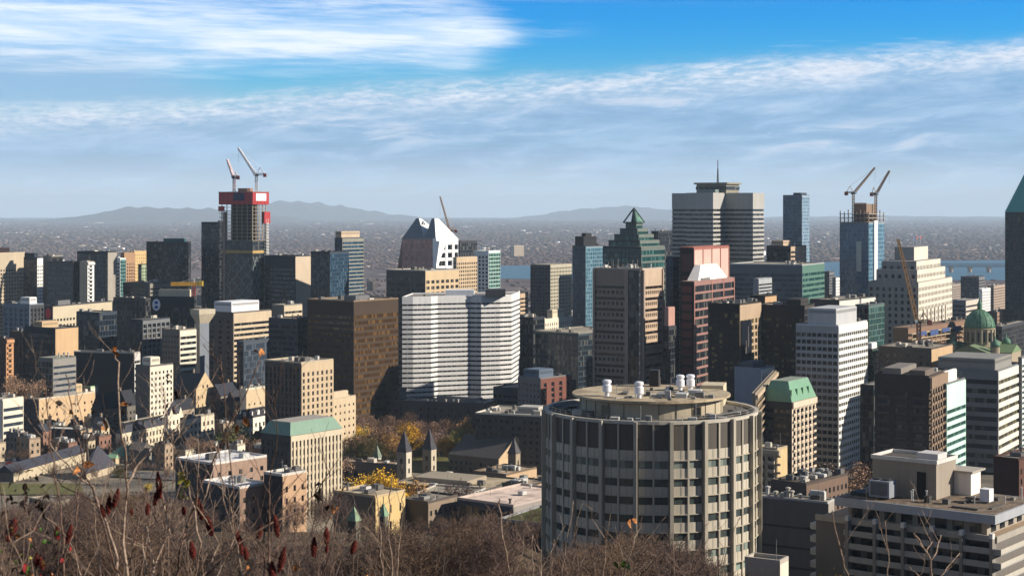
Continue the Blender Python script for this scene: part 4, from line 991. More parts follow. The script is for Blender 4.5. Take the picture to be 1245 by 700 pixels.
ft, fb = H + dz, H + dz - 11.5
k = MB()
k.box(-1.6, -.7, -1.6, wL + 1.6, fb, ft).box(-.7, wR + 1.6, -1.6, -.7, fb, ft).box(wR + .7, wR + 1.6, -.7, wL + 1.6, fb, ft).box(-.7, wR + .7, wL + .7, wL + 1.6, fb, ft)
fo = k.build('formwork', RED, m)
k = MB().box(3, wR - 2.5, -1.72, -1.6, fb + 3.4, ft - 1.6); k.build('white_panel', wall((236, 232, 230)), fo)
k = MB().box(-1.72, -1.6, wL * .22, wL * .58, fb + 3.4, ft - 1.2); k.build('blue_panel', wall((40, 58, 104)), fo)
k = MB()
for i in range(6): k.box(-1.76, -1.6, wL * (.04 + i * .17), wL * (.04 + i * .17) + .35, fb, ft)
for i in range(4): k.box(wR * i / 4, wR * i / 4 + .35, -1.78, -1.6, fb, fb + 3.2)
k.build('formwork_rib', wall((150, 30, 34)), fo)
k = MB().box(wR - 6, wR + 2.2, -2.6, -.5, fb - 17, fb - 6.5); k.box(wR + .4, wR + 2.4, -.5, 6, fb - 17, fb - 6.5); k.build('formwork', RED, m)
k = MB().box(-1.9, -.6, wL - 4.5, wL + 1.9, fb - 6, fb - 1.5); k.build('formwork', RED, m)
k = MB().box(-2, wR + 2, -2, wL + 2, ft - .6, ft); k.box(wR * .3, wR * .7, wL * .3, wL * .6, ft, ft + 3.2)
k.build('work_deck', wall((170, 120, 96)), m)
k = MB()
fl = Face('L', wL); fr = Face('R', wR)
fl.box(k, 0, wL, .2, .34, H - 11, H - 8.6); fr.box(k, 0, wR - 3.4, .2, .34, H - 11, H - 8.6)
k.build('yellow_band', wall((206, 164, 84)), m)
k = MB(); fl.box(k, 0, wL * .95, .22, .4, H - 57, H - 55.8); fr.box(k, 0, wR, .22, .5, H - 57, H - 55)
k.build('white_band', wall((190, 190, 186)), m)
k = MB()
for i in range(7):
    z0_, z1_ = H - 14 - (i + 1) * 10.8, H - 14 - i * 10.8
    for j in range(3):
        for q0, q1 in ((j / 3, (j + 1) / 3), ((j + 1) / 3, j / 3)):
            k.bar((-.3, wL * q0 * .94, z0_), (-.3, wL * q1 * .94, z1_), .36, cap=False)
            if j < 2: k.bar((wR * .8 * q0, -.3, z0_), (wR * .8 * q1, -.3, z1_), .36, cap=False)
k.build('brace_lattice', wall((140, 152, 150)), m)
RT = (m, wR, wL, ft)

# blue glass tower under construction
m, wR, wL, H = B('unfinished_glass_tower', 'blue glass tower under construction with bare floors on top', 1021, 1056, 1075, 271, 1420, CU((100, 120, 138), glass((84, 108, 128), (120, 140, 154), .2, .08), 3.7, 4), CU((110, 148, 168), glass((70, 112, 138), (130, 160, 176), .2, .08), 3.7, 3.2), units=0, par=0, rot=31)
sl = MB().box(-.5, wR + .5, -.5, wL + .5, 0, .5).mesh('floor_slab', wall((186, 172, 152)))
for i in range(3): link('floor_slab', sl, m, (0, 0, H + .2 + i * 3.6))
k = MB()
for i in range(8):
    s = i * (wL - .8) / 7; k.box(0, .7, s, s + .7, H + .5, H + 9.5 + (i % 3))
for i in range(5):
    s = 1 + i * (wR - 2) / 4; k.box(s, s + .7, .02, .7, H + .5, H + 9 + (i % 2) * 2)
k.build('column', wall((150, 130, 112)), m)
MB().box(wR * .2, wR * .8, wL * .18, wL * .62, H + .4, H + 16.5).build('core_wall', wall((150, 122, 98)), m)
k = MB()
for i in range(14): k.box(wR * .2 - .5, wR * .2 - .1, wL * .18 + i * wL * .44 / 14, wL * .18 + i * wL * .44 / 14 + .5, H + 5, H + 17.5)
k.build('formwork', wall((176, 120, 92)), m)
fl = Face('L', wL); fr = Face('R', wR)
k = MB(); fl.box(k, wL * .24, wL * .42, .16, .5, H - 42, H - 16); k.build('reflection_strip', wall((206, 206, 186)), m)  # pale strip painted for sunlight reflected in the glass
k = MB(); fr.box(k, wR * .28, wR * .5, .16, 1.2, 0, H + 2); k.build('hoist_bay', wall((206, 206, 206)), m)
BT = (m, wR, wL, H)

# stepped grey stone tower (six tiers)
sg_ = (164, 156, 150); sl_ = (218, 206, 184)  # shaded and sunlit copies of one stone, light put into the colour
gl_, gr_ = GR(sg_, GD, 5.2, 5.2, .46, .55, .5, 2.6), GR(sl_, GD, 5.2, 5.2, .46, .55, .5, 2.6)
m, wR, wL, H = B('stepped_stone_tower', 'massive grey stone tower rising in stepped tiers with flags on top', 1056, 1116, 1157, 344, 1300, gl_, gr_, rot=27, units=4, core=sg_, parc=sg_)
zz_ = H
for (i0, yy0, yy1) in ((.09, 344, 329), (.15, 329, 319), (.3, 319, 307)):
    h_ = (yy0 - yy1) / F * 1300 + (3 if i0 > .2 else 0)
    block(m, 'tier', wR * i0, wL * i0, wR * (1 - 2 * i0), wL * (1 - 2 * i0), zz_ + .1, h_, gl_ if i0 < .3 else BL(sg_), gr_ if i0 < .3 else BL(sl_), sg_, roofc=(150, 144, 138))
    zz_ += h_ + .1
k = MB()
for i in range(7):
    s = wR * .12 + i * wR * .76 / 7; k.lathe(s, -.9, [(1.0, H * .35), (.9, H * .8)], 8)
k.build('column', wall(sl_), m)
for i, cq in enumerate(((70, 80, 150), (190, 60, 60), (196, 70, 74))):
    s = wR * (.36 + i * .1)
    pm = MB().bar((s, wL * .36, zz_), (s, wL * .36, zz_ + 9), .2); p_ = pm.build('flagpole', flat((210, 206, 200)), m)
    k = MB().box(s + .2, s + 4.2, wL * .36 - .05, wL * .36 + .05, zz_ + 6.2, zz_ + 8.8); k.build('flag', wall(cq), p_)

# teal tower with gabled top at the right border
m, wR, wL, H = B('gabled_tower', 'huge dark teal tower with a gabled top cut by the right edge', 1222, 1284, 1330, 258, 1500, GR((44, 62, 70), GN, 3.9, 3.6, .55, .55, .3, 4), CU((50, 90, 96), GT), units=0, par=0, rot=22)
gable(MB(), 0, wR, 0, wL, H + .16, 46, 'x', .3).build('roof', flat((58, 142, 144), .35), m)
k = MB()
for q in (.3, .5, .7): k.box(-.5, -.36, wL * q - 2, wL * q + 2, H - 14, H - 2)
k.build('louvre', GD, m)

# domed cathedral
D0 = 1180; c = at(1191, 398, D0); zg = ground(c.x, D0) - 1
m = empty('cathedral', (c.x, c.y, zg), pi / 2 - radians(31), 'cathedral with a big green copper dome and smaller corner domes', 'cathedral')
zb = c.z - zg
cop = twocol((92, 130, 106), (66, 100, 80), .5, .6); sto = wall((176, 156, 124))
MB().box(-26, 40, -13, 13, 0, zb - 16).build('nave', sto, m)
MB().box(-13, 13, -26, 26, 0, zb - 16.2).build('transept', sto, m)
gable(MB(), -26, 40, -13, 13, zb - 15.9, 5, 'x', .4).build('roof', wall((124, 146, 104), .7), m)
gable(MB(), -13, 13, -26, 26, zb - 16.1, 5, 'y', .4).build('roof', wall((120, 150, 96), .7), m)
MB().lathe(0, 0, [(10.2, zb - 16), (10.2, zb - 1), (10.9, zb - .8), (10.9, zb)], 40).build('drum', sto, m)
for i in range(16):
    g = 2 * pi * i / 16
    k = MB().lathe(10.6 * cos(g), 10.6 * sin(g), [(.55, zb - 11), (.5, zb - 1)], 8); k.build('column', wall((206, 188, 154)), m)
k = MB()
for i in range(16):
    g = 2 * pi * (i + .5) / 16; k.box(10.25 * cos(g) - .5, 10.25 * cos(g) + .5, 10.25 * sin(g) - .5, 10.25 * sin(g) + .5, zb - 9.5, zb - 3)
k.build('window', GD, m)
pr = [(10.6 * cos(t * pi / 2 / 12), zb + 12.8 * sin(t * pi / 2 / 12)) for t in range(12)] + [(1.6, zb + 12.9)]
dm_ = MB().lathe(0, 0, pr, 40).build('dome', cop, m, True)
k = MB()
for i in range(16):
    g = 2 * pi * i / 16
    for (ra, za), (rb, zb_) in zip(pr[:-1], pr[1:]): k.bar((ra * cos(g), ra * sin(g), za), (rb * cos(g), rb * sin(g), zb_), .28, cap=False)
k.build('dome_rib', wall((104, 156, 116)), dm_)
k = MB().lathe(0, 0, [(1.7, zb + 12.6), (1.6, zb + 16), (2.0, zb + 16.2), (1.2, zb + 18), (.3, zb + 20.5), (.12, zb + 24)], 14); k.build('lantern', cop, m)
for (x_, y_) in ((-15, -15), (-15, 15), (15, -15)):
    z1 = zb - 12
    MB().lathe(x_, y_, [(3.2, z1 - 8), (3.2, z1 - .2)], 16).build('small_drum', sto, m)
    k = MB().lathe(x_, y_, [(3.4, z1), (3.3, z1 + 1.4), (2.6, z1 + 3), (1.4, z1 + 4.2), (.5, z1 + 4.7), (.45, z1 + 6.2), (.05, z1 + 7.6)], 16); k.build('small_dome', cop, m, True)

# building site below the stepped stone tower
m, wR, wL, H = B('building_site', 'brown building site of open floors hung with blue tarpaulins', 1086, 1104, 1182, 400, 1120, BL((120, 96, 78)), BL((150, 110, 84)), rot=36, units=10, roofc=(140, 110, 90), H=None)
me = MB().box(0, wR, -3.2, 0, 0, .5).mesh('floor_slab', wall((206, 182, 140)))
for i in range(6): link('floor_slab', me, m, (0, 0, H - 3.6 - i * 3.6))
k = MB()
for i in range(14): k.box(i * wR / 14, i * wR / 14 + .5, -3.1, -2.6, 0, H - 3.4)
k.build('column', wall((190, 160, 120)), m)
for i in range(5):
    k = MB().box(wR * (.08 + i * .18), wR * (.2 + i * .18), -3.5, -3.25, H - 5.2 - (i % 2) * 1.0, H - 2.4); k.build('tarpaulin', wall((60, 88, 150)), m)

# ------------------------------------------------------------------ cranes
def lattice(mb, a, b, w, r=.14, n=8, w2=None):
    a, b = Vector(a), Vector(b); d = (b - a).normalized(); w2 = w if w2 is None else w2
    s = d.cross(Vector((0, 0, 1)) if abs(d.z) < .95 else Vector((1, 0, 0))).normalized(); t = d.cross(s)
    prev = None
    for i in range(n + 1):
        c = a.lerp(b, i / n); q = w + (w2 - w) * i / n
        cs = [c + (s * x + t * y) * q / 2 for x, y in ((-1, -1), (1, -1), (1, 1), (-1, 1))]
        for j in range(4): mb.bar(cs[j], cs[(j + 1) % 4], r * .7, n=3, cap=False)
        if prev:
            for j in range(4):
                mb.bar(prev[j], cs[j], r, n=4, cap=False); mb.bar(prev[j], cs[(j + 1) % 4], r * .7, n=3, cap=False)
        prev = cs
    return mb
def luffer(name, label, px, py0, py1, D, tipx, tipy, tipd, colr, mastc=None, cw=8.0, w=1.8, r=.2, base=None, group=None):
    b = base or at(px, py0, D); top = Vector((b.x, b.y, zrow(py1, D)))
    m = empty(name, b, 0, label, 'crane', group); h = top.z - b.z
    mt = wall(mastc or colr, .6); jm = wall(colr, .6)
    lattice(MB(), (0, 0, 0), (0, 0, h), w, r, max(4, int(h / 2.5))).build('mast', mt, m)
    tip = at(tipx, tipy, D) - b + Vector((0, tipd, 0))
    hd = Vector((tip.x, tip.y, 0)).normalized()
    piv = Vector((0, 0, h + 1.6))
    MB().box(-1.7, 1.7, -1.5, 1.5, h, h + 1.7).build('slewing_unit', wall((70, 60, 60)), m)
    lattice(MB(), piv + hd * 1.2, tip, w * .95, r * .95, 12, w * .55).build('jib', jm, m)
    back = piv - hd * cw
    k = MB(); lattice(k, piv, back, w * .8, r * .8, 4)
    k.build('counter_jib', jm, m)
    c = back; MB().box(c.x - 1.4, c.x + 1.4, c.y - 1.3, c.y + 1.3, c.z - 2.6, c.z + .6).build('counterweight', wall((150, 64, 60)), m)
    pk = piv - hd * cw * .45 + Vector((0, 0, cw * .8))
    k = MB().bar(piv, pk, r * 1.1).bar(back, pk, r).bar(pk, tip, .09, n=3); k.build('tie_frame', jm, m)
    k = MB().box(hd.x * 2 - .8, hd.x * 2 + .8, hd.y * 2 - 2.4, hd.y * 2 - .9, h + .4, h + 2.4); k.build('cab', wall((190, 200, 206)), m)
    k = MB().bar(tip, tip - Vector((0, 0, (tip.z - h) * .55)), .07, n=3); k.build('hoist_rope', flat((60, 60, 60)), m)
    return m
rb, rw, rl, rft = RT
p1, p2 = wpt(rb, rw * .3, rl * .72, rft), wpt(rb, rw * .55, rl * .06 + 2, rft)
luffer('luffing_crane', 'white luffing crane with a raised jib, left one on the red topped tower', 284, 233, 217, 1490, 275.5, 194, 4, (230, 200, 196), (220, 176, 170), 5, 2.1, .36, p1)
luffer('luffing_crane', 'white luffing crane with the tallest jib, right one on the red topped tower', 312, 233, 214, 1480, 288.5, 180, 6, (230, 224, 222), (226, 222, 220), 8, 2.2, .34, p2)
bb, bw, bl, bh = BT
p1, p2 = wpt(bb, bw * .3, bl * .62 + 2, bh + .7), wpt(bb, bw * .6, 2, bh + .7)
luffer('luffing_crane', 'tan luffing crane, left one on the blue glass tower', 1031, 262, 236, 1430, 1062.5, 204, -4, (214, 176, 140), None, 7, 1.7, .3, p1)
luffer('luffing_crane', 'tan luffing crane, right one on the blue glass tower', 1061, 262, 237, 1425, 1080, 208, -4, (206, 164, 132), None, 7, 1.7, .3, p2)
luffer('luffing_crane', 'orange luffing crane behind the twin peaked tower', 548, 300, 282, 1850, 535, 239, 0, (230, 176, 126), None, 6, 2.0, .42)
luffer('luffing_crane', 'large ochre luffing crane in front of the stepped stone tower', 1117, 412, 393, 1100, 1093.5, 291, 4, (190, 140, 84), (150, 100, 70), 7, 2.2, .34)
D0 = 1330; b = at(236, 380, D0)
m = empty('tower_crane', b, 0, 'yellow hammerhead crane with a red mast behind the logo building', 'crane'); h = zrow(345, D0) - b.z
lattice(MB(), (0, 0, 0), (0, 0, h), 2, .3, 12).build('mast', wall((196, 70, 50)), m)
lattice(MB(), (0, 0, h), (-18, -3, h), 2.2, .4, 10).build('jib', wall((236, 170, 30)), m)
lattice(MB(), (0, 0, h), (6.2, 1, h), 2.2, .4, 4).build('counter_jib', wall((236, 170, 30)), m)
MB().box(4, 7, -1, 2.4, h - 1.8, h + 2.2).build('counterweight', wall((236, 186, 40)), m)
MB().bar((0, 0, h), (0, 0, h + 4.5), .4).bar((0, 0, h + 4.4), (-13, -2, h + .8), .12).build('tie_frame', wall((220, 220, 200)), m)

# ------------------------------------------------------------------ round medical tower
R0 = 25.0; cxy = (U(791.5) * 380, 380.0); zt = zrow(514, 355); zg = 96.0; H = zt - zg
m = empty('round_tower', (cxy[0], cxy[1], zg), radians(-90 - 3.6 - 9), 'big round concrete tower with vertical piers and a drum on its roof', 'building')
HERO.append((cxy[0], cxy[1], 30, zt))
NBAY, da = 20, 2 * pi / 20
con, pan = wall((196, 184, 160)), wall((206, 194, 170))
def arc(mb, r0, r1, a0, a1, z0, z1, n=2):
    k = len(mb.v)
    for i in range(n + 1):
        a = a0 + (a1 - a0) * i / n
        for rr, z in ((r0, z0), (r1, z0), (r1, z1), (r0, z1)): mb.v.append((rr * cos(a), rr * sin(a), z))
    for i in range(n):
        q = k + i * 4
        for j in range(4): mb.f.append((q + j, q + (j + 1) % 4, q + 4 + (j + 1) % 4, q + 4 + j))
    mb.f += [(k + 3, k + 2, k + 1, k), (k + n * 4, k + n * 4 + 1, k + n * 4 + 2, k + n * 4 + 3)]
MB().lathe(0, 0, [(R0 - 1.0, 0), (R0 - 1.0, H - .4)], 60).build('wall', con, m)
FH = 3.9; ztop = H - .5; zl = ztop - 5.6
nfl = 12
one_w = MB(); arc(one_w, R0 - .95, R0 - .72, .028, da / 2 - .006, 0, 1.62); wme = one_w.mesh('window', glass((66, 76, 76), (190, 200, 184), .4, .07, (3, 3, 9), .6))
one_l = MB(); arc(one_l, R0 - .95, R0 - .6, .028, da / 2 - .006, 0, 5.4); lme = one_l.mesh('louvre', wall((96, 88, 78), .7))
jnt = MB(); sp_, mul, LED = MB(), MB(), [MB() for _ in range(13)]
visible = []
for b_ in range(NBAY):
    a0 = b_ * da
    for h2 in (0, 1):
        aj = a0 + .024 + (h2 + .5) * (da / 2 - .018) - (.004 if h2 == 0 else 0)
        for fl_ in range(nfl): arc(jnt, R0 - .6, R0 - .53, aj, aj + .0022, zl - fl_ * FH - 2.05, zl - fl_ * FH - .02, 1)
        ah = a0 + h2 * (da / 2 - .022)
        for fl_ in range(nfl):
            z_ = zl - 2.2 - fl_ * FH
            visible.append((abs(((ah + da / 4 + pi) % (2 * pi)) - pi), fl_, ah, z_ - 1.7))
        o = link('louvre', lme, m, (0, 0, zl + .1)); o.rotation_euler.z = ah
    # piers, one per bay
for b_ in range(NBAY):
    a0 = b_ * da
    k = MB(); arc(k, R0 - 1.0, R0 + .42, a0 - .015, a0 + .015, 0, H + .1, 1); k.build('pier', con, m)
    arc(mul, R0 - .95, R0 - .3, a0 + da / 2 - .008, a0 + da / 2 + .008, 0, ztop, 1)
    for fl_ in range(nfl + 1):
        zc = zl - fl_ * FH
        lo = zc - 2.2
        arc(sp_, R0 - .95, R0 - .55, a0 + .024, a0 + da - .024, lo, zc, 3)
        arc(LED[fl_], R0 - .95, R0 - .28, a0 + .024, a0 + da / 2 - .008, lo - .02, lo + .14, 2)
        arc(LED[fl_], R0 - .95, R0 - .28, a0 + da / 2 + .008, a0 + da - .024, lo - .02, lo + .14, 2)
# windows that face the camera are individual parts
a_cam = radians(-90) - m.rotation_euler.z
visible = []
for b_ in range(NBAY):
    for h2 in (0, 1):
        ah = b_ * da + h2 * (da / 2 - .022)
        for fl_ in range(nfl):
            d_ = abs(((ah + da / 4 - a_cam + pi) % (2 * pi)) - pi)
            visible.append((d_ > 1.35, fl_, d_, ah, zl - fl_ * FH - 2.2 - 1.66))
visible.sort()
rest = MB()
for i, (_, _, _, ah, z_) in enumerate(visible):
    if i < 100:
        o = link('window', wme, m, (0, 0, z_)); o.rotation_euler.z = ah
    else: arc(rest, R0 - .95, R0 - .72, ah + .028, ah + da / 2 - .006, z_, z_ + 1.62)
tag(rest.build('window', glass((74, 92, 86), (190, 206, 190), .3, .07, (3, 3, 9), .8), m), kind='stuff')
q_ = sp_.build('spandrel', pan, m); jnt.build('panel_joint', wall((120, 110, 94)), q_); mul.build('mullion', con, m)
for q in LED: q.build('ledge', wall((196, 184, 158)), m)
k = MB()
for i in range(60): arc(k, R0 - 1.3, R0 - .4, i * 2 * pi / 60, (i + 1) * 2 * pi / 60, H - .45, H + .25, 1)
k.build('parapet', wall((206, 196, 176)), m)
MB().lathe(0, 0, [(R0 - 1.3, H - .6), (R0 - 1.3, H - .35)], 60).build('roof', wall((110, 104, 96), .95), m)
MB().lathe(0, 0, [(16.4, H - .4), (16.4, H + 3.0)], 60).build('drum', wall((200, 182, 148)), m)
MB().lathe(0, 0, [(16.9, H + 3.0), (18.2, H + 3.3), (18.2, H + 3.8)], 64).build('drum_roof', twocol((184, 168, 140), (140, 124, 102), .22, .95, 7, (120, 104, 84), .35, .7, 'roof_gravel'), m)
k = MB()
for i in range(26):
    g = i * 2 * pi / 26; k.box(16.42 * cos(g) - .1, 16.42 * cos(g) + .1, 16.42 * sin(g) - .1, 16.42 * sin(g) + .1, H - .3, H + 3.0)
for g in (a_cam - .75, a_cam + .6): k.box(16.3 * cos(g) - .9, 16.3 * cos(g) + .9, 16.3 * sin(g) - .9, 16.3 * sin(g) + .9, H, H + 2.2)
k.build('drum_joint', wall((150, 134, 104)), m)
def rloc(px, py, D):      # pixel and depth on the roof -> local coordinates
    v = at(px, py, D) - Vector(m.location); a = -m.rotation_euler.z
    return (v.x * cos(a) - v.y * sin(a), v.x * sin(a) + v.y * cos(a))
VW = wall((222, 222, 226), .5)
for i, (px, D) in enumerate(((738, 373), (777, 369), (827, 384), (839.5, 385))):
    x_, y_ = rloc(px, 480, D); z_ = H + 3.8
    k = MB().lathe(x_, y_, [(.5, z_ - .02), (.5, z_ + .9), (1.0, z_ + 1.0), (1.0, z_ + 2.5), (.75, z_ + 2.6), (.75, z_ + 2.9), (1.0, z_ + 3.0), (1.0, z_ + 3.5), (.7, z_ + 3.7)], 18); k.build('ventilator', VW, m, False)
rnd = random.Random(5)
for (px, D, sx, sy, h, cq) in ((796, 394, 2.6, 2.2, 3.9, (66, 62, 58)), (829, 371, 3.8, 2.6, .9, (196, 194, 188)), (805, 372, 5, 2, .8, (150, 146, 138)), (845, 376, 3, 3, 1.1, (206, 202, 194)), (812, 368, 1.2, 1.2, 1.8, (190, 186, 180)), (760, 377, 4, 1.4, .5, (120, 112, 100)), (851, 371, 3.2, 2, 1.2, (140, 134, 126)), (788, 373, 1, 1, 1.0, (100, 96, 92))):
    x_, y_ = rloc(px, 485, D)
    MB().box(x_ - sx / 2, x_ + sx / 2, y_ - sy / 2, y_ + sy / 2, H + 3.8, H + 3.8 + h).build('roof_unit', wall(cq, .6), m)
x_, y_ = rloc(868, 480, 392)
k = MB().box(x_ - 4, x_ + 4, y_ - 2.6, y_ + 2.6, H - .3, H + 4.6); k.build('plant_room', wall((226, 206, 164)), m)
for i in range(2):
    k = MB()
    for j in range(40):
        g0, g1 = a_cam + .5 + j * .028, a_cam + .5 + (j + 1) * .028
        k.bar((R0 * (.78 + .05 * i) * cos(g0), R0 * (.78 + .05 * i) * sin(g0), H + .35 + .3 * i), (R0 * (.78 + .05 * i) * cos(g1), R0 * (.78 + .05 * i) * sin(g1), H + .35 + .3 * i), .2, cap=False)
    k.build('pipe', wall((96, 94, 92)), m)
for i in range(8):
    g = a_cam - 1.9 + i * .2
    k = MB()
    for j in range(12):
        t0, t1 = j / 12, (j + 1) / 12
        k.bar(((18 + 5 * t0) * cos(g + .12 * sin(t0 * 3)), (18 + 5 * t0) * sin(g + .12 * sin(t0 * 3)), H - .2), ((18 + 5 * t1) * cos(g + .12 * sin(t1 * 3)), (18 + 5 * t1) * sin(g + .12 * sin(t1 * 3)), H - .2), .25, cap=False)
    k.build('pipe', wall((70, 68, 66)), m)
for i in range(28):
    g = a_cam + (i - 14) * .1
    k = MB().bar(((R0 - 1.1) * cos(g), (R0 - 1.1) * sin(g), H + .2), ((R0 - 1.1) * cos(g), (R0 - 1.1) * sin(g), H + 1.3), .05); k.build('rail_post', flat((150, 148, 144)), m)
k = MB()
for i in range(54):
    g0, g1 = a_cam + (i - 27) * .05, a_cam + (i - 26) * .05
    for zz in (.75, 1.28): k.bar(((R0 - 1.1) * cos(g0), (R0 - 1.1) * sin(g0), H + zz), ((R0 - 1.1) * cos(g1), (R0 - 1.1) * sin(g1), H + zz), .035, cap=False)
k.build('handrail', flat((150, 148, 144)), m)
rnd = random.Random(9)
for i in range(16):
    g, q, s_ = a_cam + rnd.uniform(-1.5, 1.5), rnd.uniform(18.6, 22.5), rnd.uniform(.5, 1.3)
    MB().box(q * cos(g) - s_, q * cos(g) + s_, q * sin(g) - s_, q * sin(g) + s_, H - .36, H + rnd.uniform(.1, 1.1)).build('roof_unit', wall(rnd.choice(((150, 148, 144), (90, 88, 84), (190, 186, 178)))), m)
for i in range(18):
    g, q, s_ = rnd.uniform(0, 6.28), 17 * sqrt(rnd.random()), rnd.uniform(.25, .8)
    x_, y_ = q * cos(g), q * sin(g)
    if i % 3: MB().box(x_ - s_, x_ + s_, y_ - s_ * .7, y_ + s_ * .7, H + 3.78, H + 3.8 + rnd.uniform(.3, 1.0)).build('roof_unit', wall(rnd.choice(((150, 148, 144), (96, 92, 86), (206, 202, 194)))), m)
    else: MB().bar((x_, y_, H + 3.78), (x_, y_, H + 3.8 + rnd.uniform(.8, 2.4)), .08).build('vent_pipe', flat((170, 168, 164)), m)
for i in range(3):
    g = a_cam + (-.6, .2, .9)[i]
    MB().bar((4 * cos(g + 1), 4 * sin(g + 1), H + 4.0), (16 * cos(g), 16 * sin(g), H + 4.0), .16, n=6).build('pipe', flat((150, 146, 140)), m)
k = MB()
for px, D in ((779, 356.5), (846, 362)):
    x_, y_ = rloc(px, 500, D); k.bar((x_, y_, H), (x_, y_, H + 3.6), .1)
k.build('mast_pole', flat((190, 186, 180)), m)

# ------------------------------------------------------------------ terrace apartments, right foreground
D0 = 352; rot = 38
ro = radians(rot); x0 = U(1206) * D0; zr = zrow(625, D0)
zb = 92.0; H = zr - zb
m = empty('terrace_apartments', (x0, D0, zb), pi / 2 - ro, 'grey apartment block with overhanging roof slab and long balconies', 'building')
HERO.append((x0, D0 + 15, 34, zr))
LL, RR = 35.5, 24.0
gy, bg = wall((124, 116, 108)), wall((176, 164, 146))
fasc = wall((176, 180, 186))
MB().box(-1.2, RR + 1.2, -1.2, LL + 1.0, H - 1.9, H).build('roof_fascia', fasc, m)
MB().box(-.7, RR + .7, -.7, LL + .5, H - .01, H + .06).build('roof', twocol((128, 112, 94), (92, 80, 70), .35, .95, 7, (150, 138, 122), .35, .65), m)
MB().box(1.8, RR - .5, 1.8, LL - 1, H - 5.0, H - 1.9).build('upper_wall', bg, m)
wi = MB(); fl = Face('L', LL)
for i in range(8):
    k = MB(); k.box(1.66, 1.8, 3 + i * 4, 5.6 + i * 4, H - 4.6, H - 2.3); k.build('window', GN, m)
for i in range(4):
    k = MB(); k.box(4 + i * 5, 6.6 + i * 5, 1.66, 1.8, H - 4.6, H - 2.3); k.build('window', GN, m)
# lower body with terrace on top
zb2 = H - 5.0
BLW, BRW = 41.0, 32.0
MB().box(-1.5, BRW, -1.5, BLW, 0, zb2).build('wall', gy, m)
MB().box(-1.2, BRW - .3, -1.2, BLW - .3, zb2 - .01, zb2 + .1).build('terrace_floor', wall((190, 158, 124), .9, .2), m)
pr_ = MB().box(-1.9, -1.5, -1.9, BLW, zb2 - .6, zb2 + .75).box(-1.5, BRW, -1.9, -1.5, zb2 - .6, zb2 + .75); pr_.build('parapet', wall((178, 168, 152)), m)
pitch = 6.7
nfl = 13
slab = MB().box(-3.3, -1.5, -3.3, 33.2, 0, .28).mesh('balcony_slab', wall((178, 174, 166)))
rail = MB().box(-3.3, -3.14, -3.3, 33.2, .28, 1.25).mesh('balcony_parapet', wall((176, 170, 160)))
rail2 = MB().box(-3.14, BRW - 6, -3.3, -3.14, .28, 1.25).mesh('balcony_parapet', wall((206, 196, 178)))
band = MB().box(-1.56, -1.5, -1.2, 32.8, 0, 1.9).mesh('window_band', GN)
end = MB()
for f_ in range(nfl):
    z_ = zb2 - 2.9 * (f_ + 1)
    link('balcony_slab', slab, m, (0, 0, z_))
    MB().box(-1.5, BRW - 6, -3.3, -1.5, 0, .28).build('balcony_slab', wall((178, 174, 166)), m, loc=(0, 0, z_))
    link('balcony_parapet', rail, m, (0, 0, z_)); link('balcony_parapet', rail2, m, (0, 0, z_))
    link('window_band', band, m, (0, 0, z_ + .4))
    k = MB(); n = len(k.v)
    k.prism(ccw([(-1.5, BLW), (BRW * .3, BLW), (BRW * .3, BLW + 2), (-.4, BLW + 2), (-1.5, BLW + 1.2)]), z_, z_ + 1.2); k.build('end_balcony', wall((196, 190, 180)), m)
for i in range(6):
    y_ = -1.5 + i * pitch
    MB().box(-3.5, -1.5, y_, y_ + .7, 0, zb2 + .4).build('pier', wall((150, 140, 128)), m)
    MB().box(-3.55, -2.3, y_ - .05, y_ + .75, zb2 + .4, zb2 + 1.5).build('pier_cap', wall((214, 208, 198)), m)
    for f_ in range(nfl):
        z_ = zb2 - 2.9 * (f_ + 1)
MB().box(-1.5, -1.44, -1.2, 32.8, 0, .05).build('sill', gy, m)
# roof-top blocks
pz = zrow(560, 372) - zr
MB().box(9, 20, 16.5, 32, H + .05, H + pz - .4).build('penthouse', wall((172, 156, 136)), m)
k = MB().box(8.7, 20.3, 16.2, 16.5, H + pz - .4, H + pz + .5).box(8.7, 20.3, 32, 32.3, H + pz - .4, H + pz + .5).box(8.7, 9, 16.5, 32, H + pz - .4, H + pz + .49).box(20, 20.3, 16.5, 32, H + pz - .4, H + pz + .49)
k.build('penthouse_parapet', wall((214, 206, 196)), m)
MB().box(9, 20, 16.5, 32, H + pz - .39, H + pz - .2).build('penthouse_roof', wall((96, 88, 80), .95), m)
MB().box(11, 16, 17, 22, H + pz - .2, H + pz + 1.6).build('roof_unit', wall((206, 200, 194)), m)
MB().box(8.7, 9, 19, 21, H + .1, H + 6).build('door_recess', wall((40, 38, 38)), m)
MB().box(19, 24.6, 12.5, 26, H + .05, H + pz * .62).build('side_block', wall((226, 216, 202)), m)
MB().box(18.4, 26, 11.9, 26.4, H + pz * .62, H + pz * .62 + .4).build('side_block_roof', wall((190, 178, 160)), m)
hv = MB().box(1.8, 5.4, 24.5, 29.5, H + .5, H + 4.2).build('cooling_unit', wall((150, 156, 168), .5), m)
k = MB().box(1.7, 1.8, 25, 29, H + 1, H + 3.8); k.build('grille', wall((100, 104, 112)), hv)
k = MB().lathe(3.6, 25.8, [(.9, H + 4.2), (.9, H + 4.6)], 16).lathe(3.6, 28.2, [(.9, H + 4.2), (.9, H + 4.6)], 16); k.build('fan', wall((60, 62, 66)), hv)
MB().box(11.5, 14, 5.2, 7.4, H + .4, H + 3.2).build('vent_box', wall((216, 214, 214)), m)
